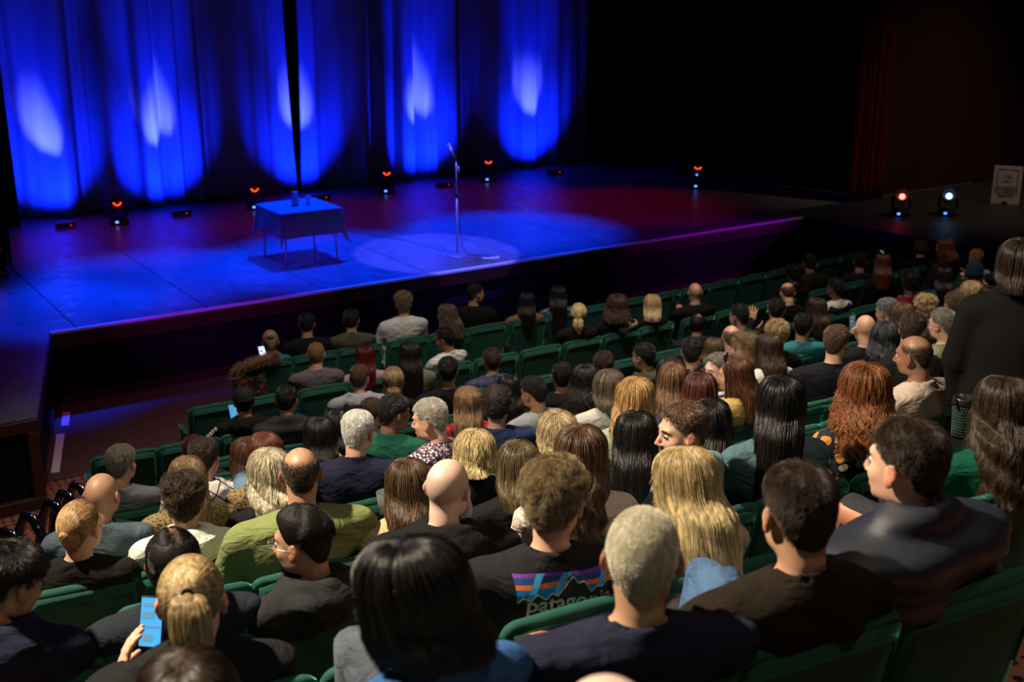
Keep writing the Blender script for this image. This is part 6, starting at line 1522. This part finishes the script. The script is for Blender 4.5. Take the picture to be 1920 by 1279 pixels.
    (13, 0.823, 'green velvet seat under the bald head just showing at the bottom edge'),
    (13, 1.343, 'empty green seat directly right of bald head just showing at the bottom edge'),
]
STAND = (5.36, 3.45, 57)

# ------------------------------------------------------------------ build them
for rec in PEOPLE: person(rec)
for row, x, lab in SEAT_TABLE: seat(row, x, lab)

# ---- things held in hands
I3 = Matrix.Identity(3)
def rx(a): return Matrix.Rotation(R_(a), 3, 'X')
def rz(a): return Matrix.Rotation(R_(a), 3, 'Z')
def ry(a): return Matrix.Rotation(R_(a), 3, 'Y')
def K(frag):
    for r in PEOPLE:
        if frag in r[13]: return PERS[r[0]]
    raise KeyError(frag)
def in_hand(P, side, dz=.09, fwd=.03): W, B = P.hands[side]; return W + Vector((0, fwd, dz))
P = K('blonde ponytail in black'); held(P, 'phone', Vector((-.045, .302, .851)), rz(-32) @ rx(-22), phone_parts(M_scrb), 'phone with bright blue screen held up by the woman with the blonde ponytail', 'phone')
P = K('pale blonde cropped bob'); held(P, 'phone', Vector((.20, .17, .84)), rz(-20) @ rx(-25), phone_parts(mat('scr_deepblue', (.02, .1, .5), .2, emit=(.02, .12, .7), es=1.2)), 'phone with deep blue screen in front of the pale blonde bob', 'phone')
P = K('long tousled brown hair'); 
M_starcase = mat('star_case', (.02, .02, .045), .4)
e = held(P, 'phone', Vector((.335, .20, .73)), rz(-25) @ ry(22) @ rx(-48), phone_parts(M_scr), 'phone with white screen tilted below the long tousled brown hair', 'phone')
mk('screen_notch', lambda bm: box(bm, (0, -.0062, .06), (.022, .001, .006)), M_case, e)
e = held(P, 'phone_case', Vector((.265, .22, .75)), rz(-25) @ ry(30) @ rx(-45), [('shell', lambda bm: box(bm, (0, 0, 0), (.078, .011, .155), bev=.004, seg=2), M_starcase)], 'dark phone case with pink star and orange edges beside the white screen', 'phone case')
def star(bm):
    pts = [((.034 if i % 2 == 0 else .013) * math.sin(i * PI / 5), (.034 if i % 2 == 0 else .013) * math.cos(i * PI / 5) + .0) for i in range(10)]
    vs = [bm.verts.new((x, -.0065, y)) for x, y in pts]; bm.faces.new(vs)
mk('star_print', star, mat('star_pink', (.75, .03, .12), .5), e)
mk('corner', lambda bm: [box(bm, (sx * .033, -.001, sz * .070), (.016, .013, .02), bev=.003) for sx in (-1, 1) for sz in (-1, 1)], mat('case_orange', (.8, .12, .01), .5), e)
def cup(bm): lathe(bm, [(.0001, 0), (.029, .001), (.040, .105), (.038, .105), (.0275, .006), (.0001, .006)])
P = K('beige blazer'); held(P, 'plastic_cup', Vector((.03, .25, .83)), I3, [('cup', cup, mat('clear_plastic', (.9, .92, .95), .08, .5, trans=.9))], 'clear plastic cup held beside the long brown hair', 'cup')
P = K('emerald sweater'); M_tum = mat('tumbler_dark', (.02, .06, .05), .3, .5, metal=.4)
e = held(P, 'tumbler', Vector((.296, .301, .84)), I3, [('body', lambda bm: lathe(bm, [(.0001, 0), (.030, 0), (.036, .05), (.041, .16), (.040, .165), (.0001, .165)]), M_tum), ('lid', lambda bm: lathe(bm, [(.043, .150), (.045, .155), (.045, .178), (.038, .182), (.037, .172), (.0001, .172)]), mat('lid_black', (.012, .012, .012), .3))], 'dark studded tumbler with black lid held by the woman in emerald', 'tumbler')
mk('stud', lambda bm: [ball(bm, ((.0335 + .0085 * (h / .15)) * math.cos(a * 2 * PI / 22 + k * .14), (.0335 + .0085 * (h / .15)) * math.sin(a * 2 * PI / 22 + k * .14), h), .003, (1, 1, 1), 6, 4) for k, h in enumerate(np.arange(.015, .145, .0125)) for a in range(22)], mat('stud_silver', (.35, .36, .36), .25, metal=.9), e)['kind'] = 'stuff'
mk('handle_loop', lambda bm: tube(bm, [(-.044 - .013 + .013 * math.cos(a * PI / 5), 0, .166 + .013 * math.sin(a * PI / 5)) for a in range(10)], .004, 6, closed=True), mat('lid_black', (0, 0, 0)), e)
P = K('updo in teal'); held(P, 'phone', Vector((.098, .25, .83)), rx(-30), phone_parts(M_scr), 'phone with glaring white screen in front of the teal top', 'phone')
P = K('black cap and'); held(P, 'phone', Vector((.018, .25, .905)), rx(-30) @ rz(8), phone_parts(M_scrb), 'phone with blue screen in front of the black cap', 'phone')
P = K('holding a dark drink'); held(P, 'drink_bottle', Vector((0, .2, .87)), I3, [('body', lambda bm: lathe(bm, [(.0001, 0), (.030, 0), (.032, .10), (.024, .13), (.022, .15), (.0001, .152)]), mat('bottle_dark', (.02, .02, .022), .15, .6))], 'dark drink bottle raised by the bald man in black', 'bottle')
P = K('raising a camera phone'); held(P, 'phone', Vector((.253, .252, 1.10)), rx(-8), phone_parts(mat('scr_dim', (.1, .1, .12), .2, emit=(.12, .14, .18), es=.5)), 'phone held up high by the bald man in black on the right', 'phone')
P = K('long bright blonde hair'); 0 and held(P, 'phone', P.D(np.array([(-.06, .30, .86)]), False)[0], rx(-60), phone_parts(M_scr), 'phone held low that lights the face under the long bright blonde hair', 'phone')

# white badges down the sleeves of the black hooded top
P = K('black cap and')
for sx in (-1, 1):
    for i, t in enumerate(np.linspace(.05, .85, 6)):
        sh, el, _ = ARMS['left' if sx < 0 else 'lap'][0 if sx < 0 else 1]; p = np.array(sh) + (np.array(el) - np.array(sh)) * t + np.array([sx * .055, -.035, .02 + .03 * (1 - t)])
        q = P.D(p[None], False)[0]; o = mk('sleeve_badge', lambda bm: box(bm, (0, 0, 0), (.022, .012, .030), Matrix.Rotation(sx * .5, 3, 'Y'), .003), M_white, P.shirt); o.location = tuple(q)

# mountain print and lettering on the black tee
P = K('mountain skyline'); xc = P.D(np.array([(0, -.13, .78)]), False)[0]
x0, z0 = .024, .915
W_ = .225; y = lambda v: v
stripes = [('violet', (.12, .03, .30), .085, .100), ('blue', (.01, .05, .20), .060, .086), ('orange', (.75, .16, .02), .042, .060), ('sky', (.0, .20, .50), -.008, .043)]
peaks = [(-1, -.012), (-.90, .012), (-.78, -.006), (-.66, .024), (-.5, -.002), (-.38, .020), (-.26, .006), (-.10, .038), (.04, .082), (.12, .052), (.22, .060), (.34, .014), (.46, .034), (.58, .026), (.70, .048), (.82, .036), (.9, .044), (1, .020)]
for nm, colr, a, b in stripes:
    decal(P, poly2d([[(-W_, a), (W_, a), (W_, b), (-W_, b)]]), mat('print_' + nm, colr, .7), 'print_stripe', x0, z0, .72)
for sx_ in (-.15, -.04, .13): decal(P, poly2d([[(sx_ - .045, .0), (sx_ - .02, .0), (sx_ + .05, .098), (sx_ + .015, .098)]]), mat('print_light', (.05, .38, .75), .7), 'print_stripe', x0, z0, .72, 0, .0045)
decal(P, poly2d([[(x * W_, -.012), (x2 * W_, -.012), (x2 * W_, h2), (x * W_, h)] for (x, h), (x2, h2) in zip(peaks, peaks[1:])]), mat('print_black', (.018, .018, .02), .75), 'print_mountain', x0, z0, .72, 0, .0055)
decal(P, poly2d([[(x * W_, h - .003), (x2 * W_, h2 - .003), (x2 * W_, h2 + .003), (x * W_, h + .003)] for (x, h), (x2, h2) in zip(peaks, peaks[1:])]), mat('print_outline', (.55, .55, .55), .7), 'print_outline', x0, z0, .72, 0, .0065)
decal(P, text_mesh('patagonia', 1.0, bold=.02), mat('print_letter', (.42, .42, .38), .7), 'print_lettering', x0 - .005, z0 - .040, .070, 0, .0065)
# white lettering in a tilted frame on the other black tee
P = K('black tee with white lettering'); x0, z0 = .085, .94
fr = [(-.13, -.05), (.0, .13), (.12, .05), (.12, -.05)]
segs = []
for (ax, ay), (bx_, by_) in zip(fr, fr[1:] + fr[:1]):
    dx, dy = bx_ - ax, by_ - ay; l = math.hypot(dx, dy); nx_, ny_ = -dy / l * .003, dx / l * .003; segs.append([(ax - nx_, ay - ny_), (bx_ - nx_, by_ - ny_), (bx_ + nx_, by_ + ny_), (ax + nx_, ay + ny_)])
decal(P, poly2d(segs), mat('print_frame', (.5, .55, .35), .7), 'print_outline', x0, z0, 1.0, .15)
decal(P, text_mesh('Sprite', 1.0, bold=.02), mat('print_letterw', (.7, .72, .7), .7), 'print_lettering', x0, z0 - .02, .105, .32)
decal(P, poly2d([[(.018 * math.cos(a * PI / 5), .062 + .018 * math.sin(a * PI / 5)) for a in range(10)]]), mat('print_lime', (.35, .5, .03), .7), 'print_dot', x0, z0, 1.0, .15, .005)

# jacket thrown over the seat at the left end of the front rows
def fur(bm): tube(bm, [(-.26, .0, .80), (-.2, -.02, .885), (-.08, -.01, .92), (.06, .0, .935), (.16, .0, .95), (.2, .02, .93)], [.02, .045, .05, .05, .045, .02], 10)
cs = ROWS[1]; e = empty('draped_coat', (4.20, ROWS[0] + cur(4.2) - .02, 0), -row_az(4.2)); tag(e, 'dark patterned coat with brown fur trim thrown over the seat behind the teal top', 'coat')
f = mk('fur_trim', fur, hair_mats('goldbrown')[0], e, True)
n_ = 1500; rgx = np.random.default_rng(5); t = rgx.uniform(0, 1, n_); pts = np.array([(-.26, .0, .80), (-.2, -.02, .885), (-.08, -.01, .92), (.06, .0, .935), (.16, .0, .95), (.2, .02, .93)]); Pq = np.stack([np.interp(t, np.linspace(0, 1, 6), pts[:, k]) for k in range(3)], 1)
dv = rgx.standard_normal((n_, 3)); dv /= np.linalg.norm(dv, axis=1, keepdims=True); s5 = np.linspace(0, 1, 4)[None, :, None]; add_strands(f, Pq[:, None] + dv[:, None] * (.03 + .05 * s5), .0014, hair_mats('goldbrown')[1], 'fur')
def coat(bm):
    g = []
    for i in range(9):
        x = -.30 + i * .045; g.append([bm.verts.new((x + .02 * math.sin(z * 20), -.05 - .03 * math.sin(i * 1.3 + z * 9), z)) for z in (.80, .65, .5, .35, .22, .12)])
    for A, B in zip(g, g[1:]):
        for j in range(5): bm.faces.new((A[j], B[j], B[j + 1], A[j + 1]))
mk('coat_body', coat, blobs('redflower', (.03, .018, .02), [(.35, .05, .03), (.22, .06, .02), (.03, .018, .02)], 22, .34, 1, .03), e, True)

# knee in pale jeans left of the grey-blonde hair, and the knee at lower right, are built as the raised legs of their owners
def knee(P, pts, rad, m, nm='raised_leg'):
    def fn(bm): tube(bm, pts, rad, 14)
    return mk(nm, fn, m, P.root, True)
jean = fabric('lightjeans', (.13, .23, .36), .85, .1, .3, 300, .3)
P = K('smooth dark auburn'); 
knee(P, [(-.09, .05, .52), (-.06, .25, .70), (-.03, .43, .84), (-.03, .48, .84), (-.03, .52, .62), (-.03, .54, .3)], [.075, .075, .062, .062, .055, .045], jean)
P = K('thick dark hair in dark brown'); knee(P, [(.09, .05, .52), (.12, .18, .64), (.15, .31, .735), (.15, .36, .73), (.14, .41, .5), (.14, .44, .2)], [.08, .078, .066, .066, .055, .045], fabric('midjeans', (.06, .12, .24), .85, .1, .3, 300, .3))
P = K('blue sweater'); knee(P, [(.09, .05, .52), (.08, .18, .70), (.07, .29, .81), (.07, .34, .80), (.07, .39, .5), (.07, .42, .2)], [.08, .078, .064, .064, .052, .045], fabric('greyjeans', (.07, .085, .11), .85, .1, .5, 200, .4))

# ------------------------------------------------------------------ the standing figure in the dark long coat, right edge
def standing(x, y, az):
    s = y - cur(x); z0 = fz(min(ROWS, key=lambda q: abs(q - s + .2)))
    root = empty('person', (x, y, z0), -R_(az)); tag(root, 'standing person in long black coat with auburn hair, cut by the right edge', 'person')
    g = G(axis(-.36, .36, .02), axis(-.26, .26, .02), axis(0, 1.72, .024, 1.42, 1.72, .011))
    off = np.array([0, 0, 1.60]) - HC; g2 = G(g.xs - off[0], g.ys - off[1], g.zs - off[2])
    f = head_sdf(g2); f = smin(f, g.cap((0, -.02, 1.52), (0, -.03, 1.36), .052, .06), .025)
    f = smin(f, g.ell((0, -.03, 1.22), (.17, .11, .20)), .03); f = smin(f, g.ell((0, -.02, .98), (.165, .12, .16)), .05)
    for sx in (-1, 1):
        f = smin(f, g.cap((0, -.04, 1.40), (sx * .17, -.04, 1.34), .046, .052), .04); f = smin(f, g.cap((sx * .19, -.04, 1.33), (sx * .235, -.02, 1.06), .052, .044), .02); f = smin(f, g.cap((sx * .235, -.02, 1.06), (sx * .21, .06, .82), .042, .03), .02)
        f = smin(f, g.cap((sx * .09, -.02, .92), (sx * .10, 0, .48), .088, .062), .03); f = smin(f, g.cap((sx * .10, 0, .48), (sx * .10, -.01, .06), .056, .04), .02); f = smin(f, g.cap((sx * .10, -.02, .03), (sx * .11, .13, .03), .034, .028), .02)
    V, F = nets(g, f); me = mesh('body', V, F); ca = me.color_attributes.new('mask', 'FLOAT_COLOR', 'POINT'); ca.data.foreach_set('color', np.tile(np.array([0, 0, 0, 1], np.float32), len(V))); me.shade_smooth(); link('body', me, root, skin('fair', 0))
    gr = .03; f = g.ell((0, -.03, 1.22), (.17 + gr, .11 + gr, .20 + gr))
    f = smin(f, g.cap((0, -.03, 1.15), (0, -.02, .62), .19, .235, .72), .05)
    for sx in (-1, 1):
        f = smin(f, g.cap((0, -.04, 1.40), (sx * .17, -.04, 1.34), .046 + gr, .052 + gr), .04); f = smin(f, g.cap((sx * .19, -.04, 1.33), (sx * .245, -.02, 1.06), .052 + gr, .046 + gr), .02); f = smin(f, g.cap((sx * .245, -.02, 1.06), (sx * .215, .06, .84), .044 + gr, .036 + gr), .02)
    f = smin(f, np.sqrt((np.sqrt(g.X ** 2 + (g.Y + .02) ** 2) - .085) ** 2 + (g.Z - 1.44 + .3 * g.Y) ** 2) - .032, .02)
    f = f + .004 * np.sin(g.X * 40 + 3 * np.sin(g.Z * 7)) * (1.4 - g.Z); f = smax(f, -(g.Z - .52), .01)
    V, F = nets(g, f); me = mesh('coat', V, F); me.shade_smooth(); link('coat', me, root, mat('black_wool', (.006, .006, .006), .95, .1, noise=.2, nscale=30))
    V, F = nets(g, smax(smin(smin(g.cap((-.09, -.02, .92), (-.10, 0, .10), .10, .062), g.cap((.09, -.02, .92), (.10, 0, .10), .10, .062), .03), g.ell((0, -.02, .95), (.17, .125, .1)), .04), .09 - g.Z, .01)); me = mesh('trousers', V, F); me.shade_smooth(); link('trousers', me, root, fabric('darktr', (.02, .02, .022)))
    h = make_hair(root, 'bob', 'espresso', 1, np.random.default_rng(4)); h.location = (0, 0, 1.60)
    for sx in (-1, 1):
        hm = link('hand', hand_mesh('relax'), root, skin('fair', 0)); B = basis((0, .15, -1), (-sx, 0, 0)); hm.matrix_local = Matrix.Translation((sx * .215, .065, .83)) @ (B @ Matrix.Diagonal((sx, 1, 1))).to_4x4()
standing(*STAND)

# small bags standing between the empty front seats
def bag(x, y, label, m1, m2):
    e = empty('tote_bag', (x, y, 0), .3); tag(e, label, 'bag')
    def body(bm):
        bmesh.ops.create_grid(bm, x_segments=6, y_segments=8, size=.5)
        for v in bm.verts: v.co = (v.co.x * .22, .05 * math.cos(v.co.x * 3) + .012 * math.sin(v.co.y * 11 + v.co.x * 7), .40 + (v.co.y + .5) * .34)
        r_ = bmesh.ops.solidify(bm, geom=bm.faces[:], thickness=.05)
    mk('bag_body', body, m1, e, True)
    mk('handle', lambda bm: tube(bm, [(-.06, .05, .72), (-.05, .05, .80), (0, .05, .83), (.05, .05, .80), (.06, .05, .72)], .006, 6), m2, e)
bag(6.62, 10.16, 'white and dark printed bag standing between two empty seats', blobs('bagprint', (.6, .62, .7), [(.03, .04, .09), (.6, .62, .7), (.1, .14, .3)], 16, .36, 1, .02), M_case)
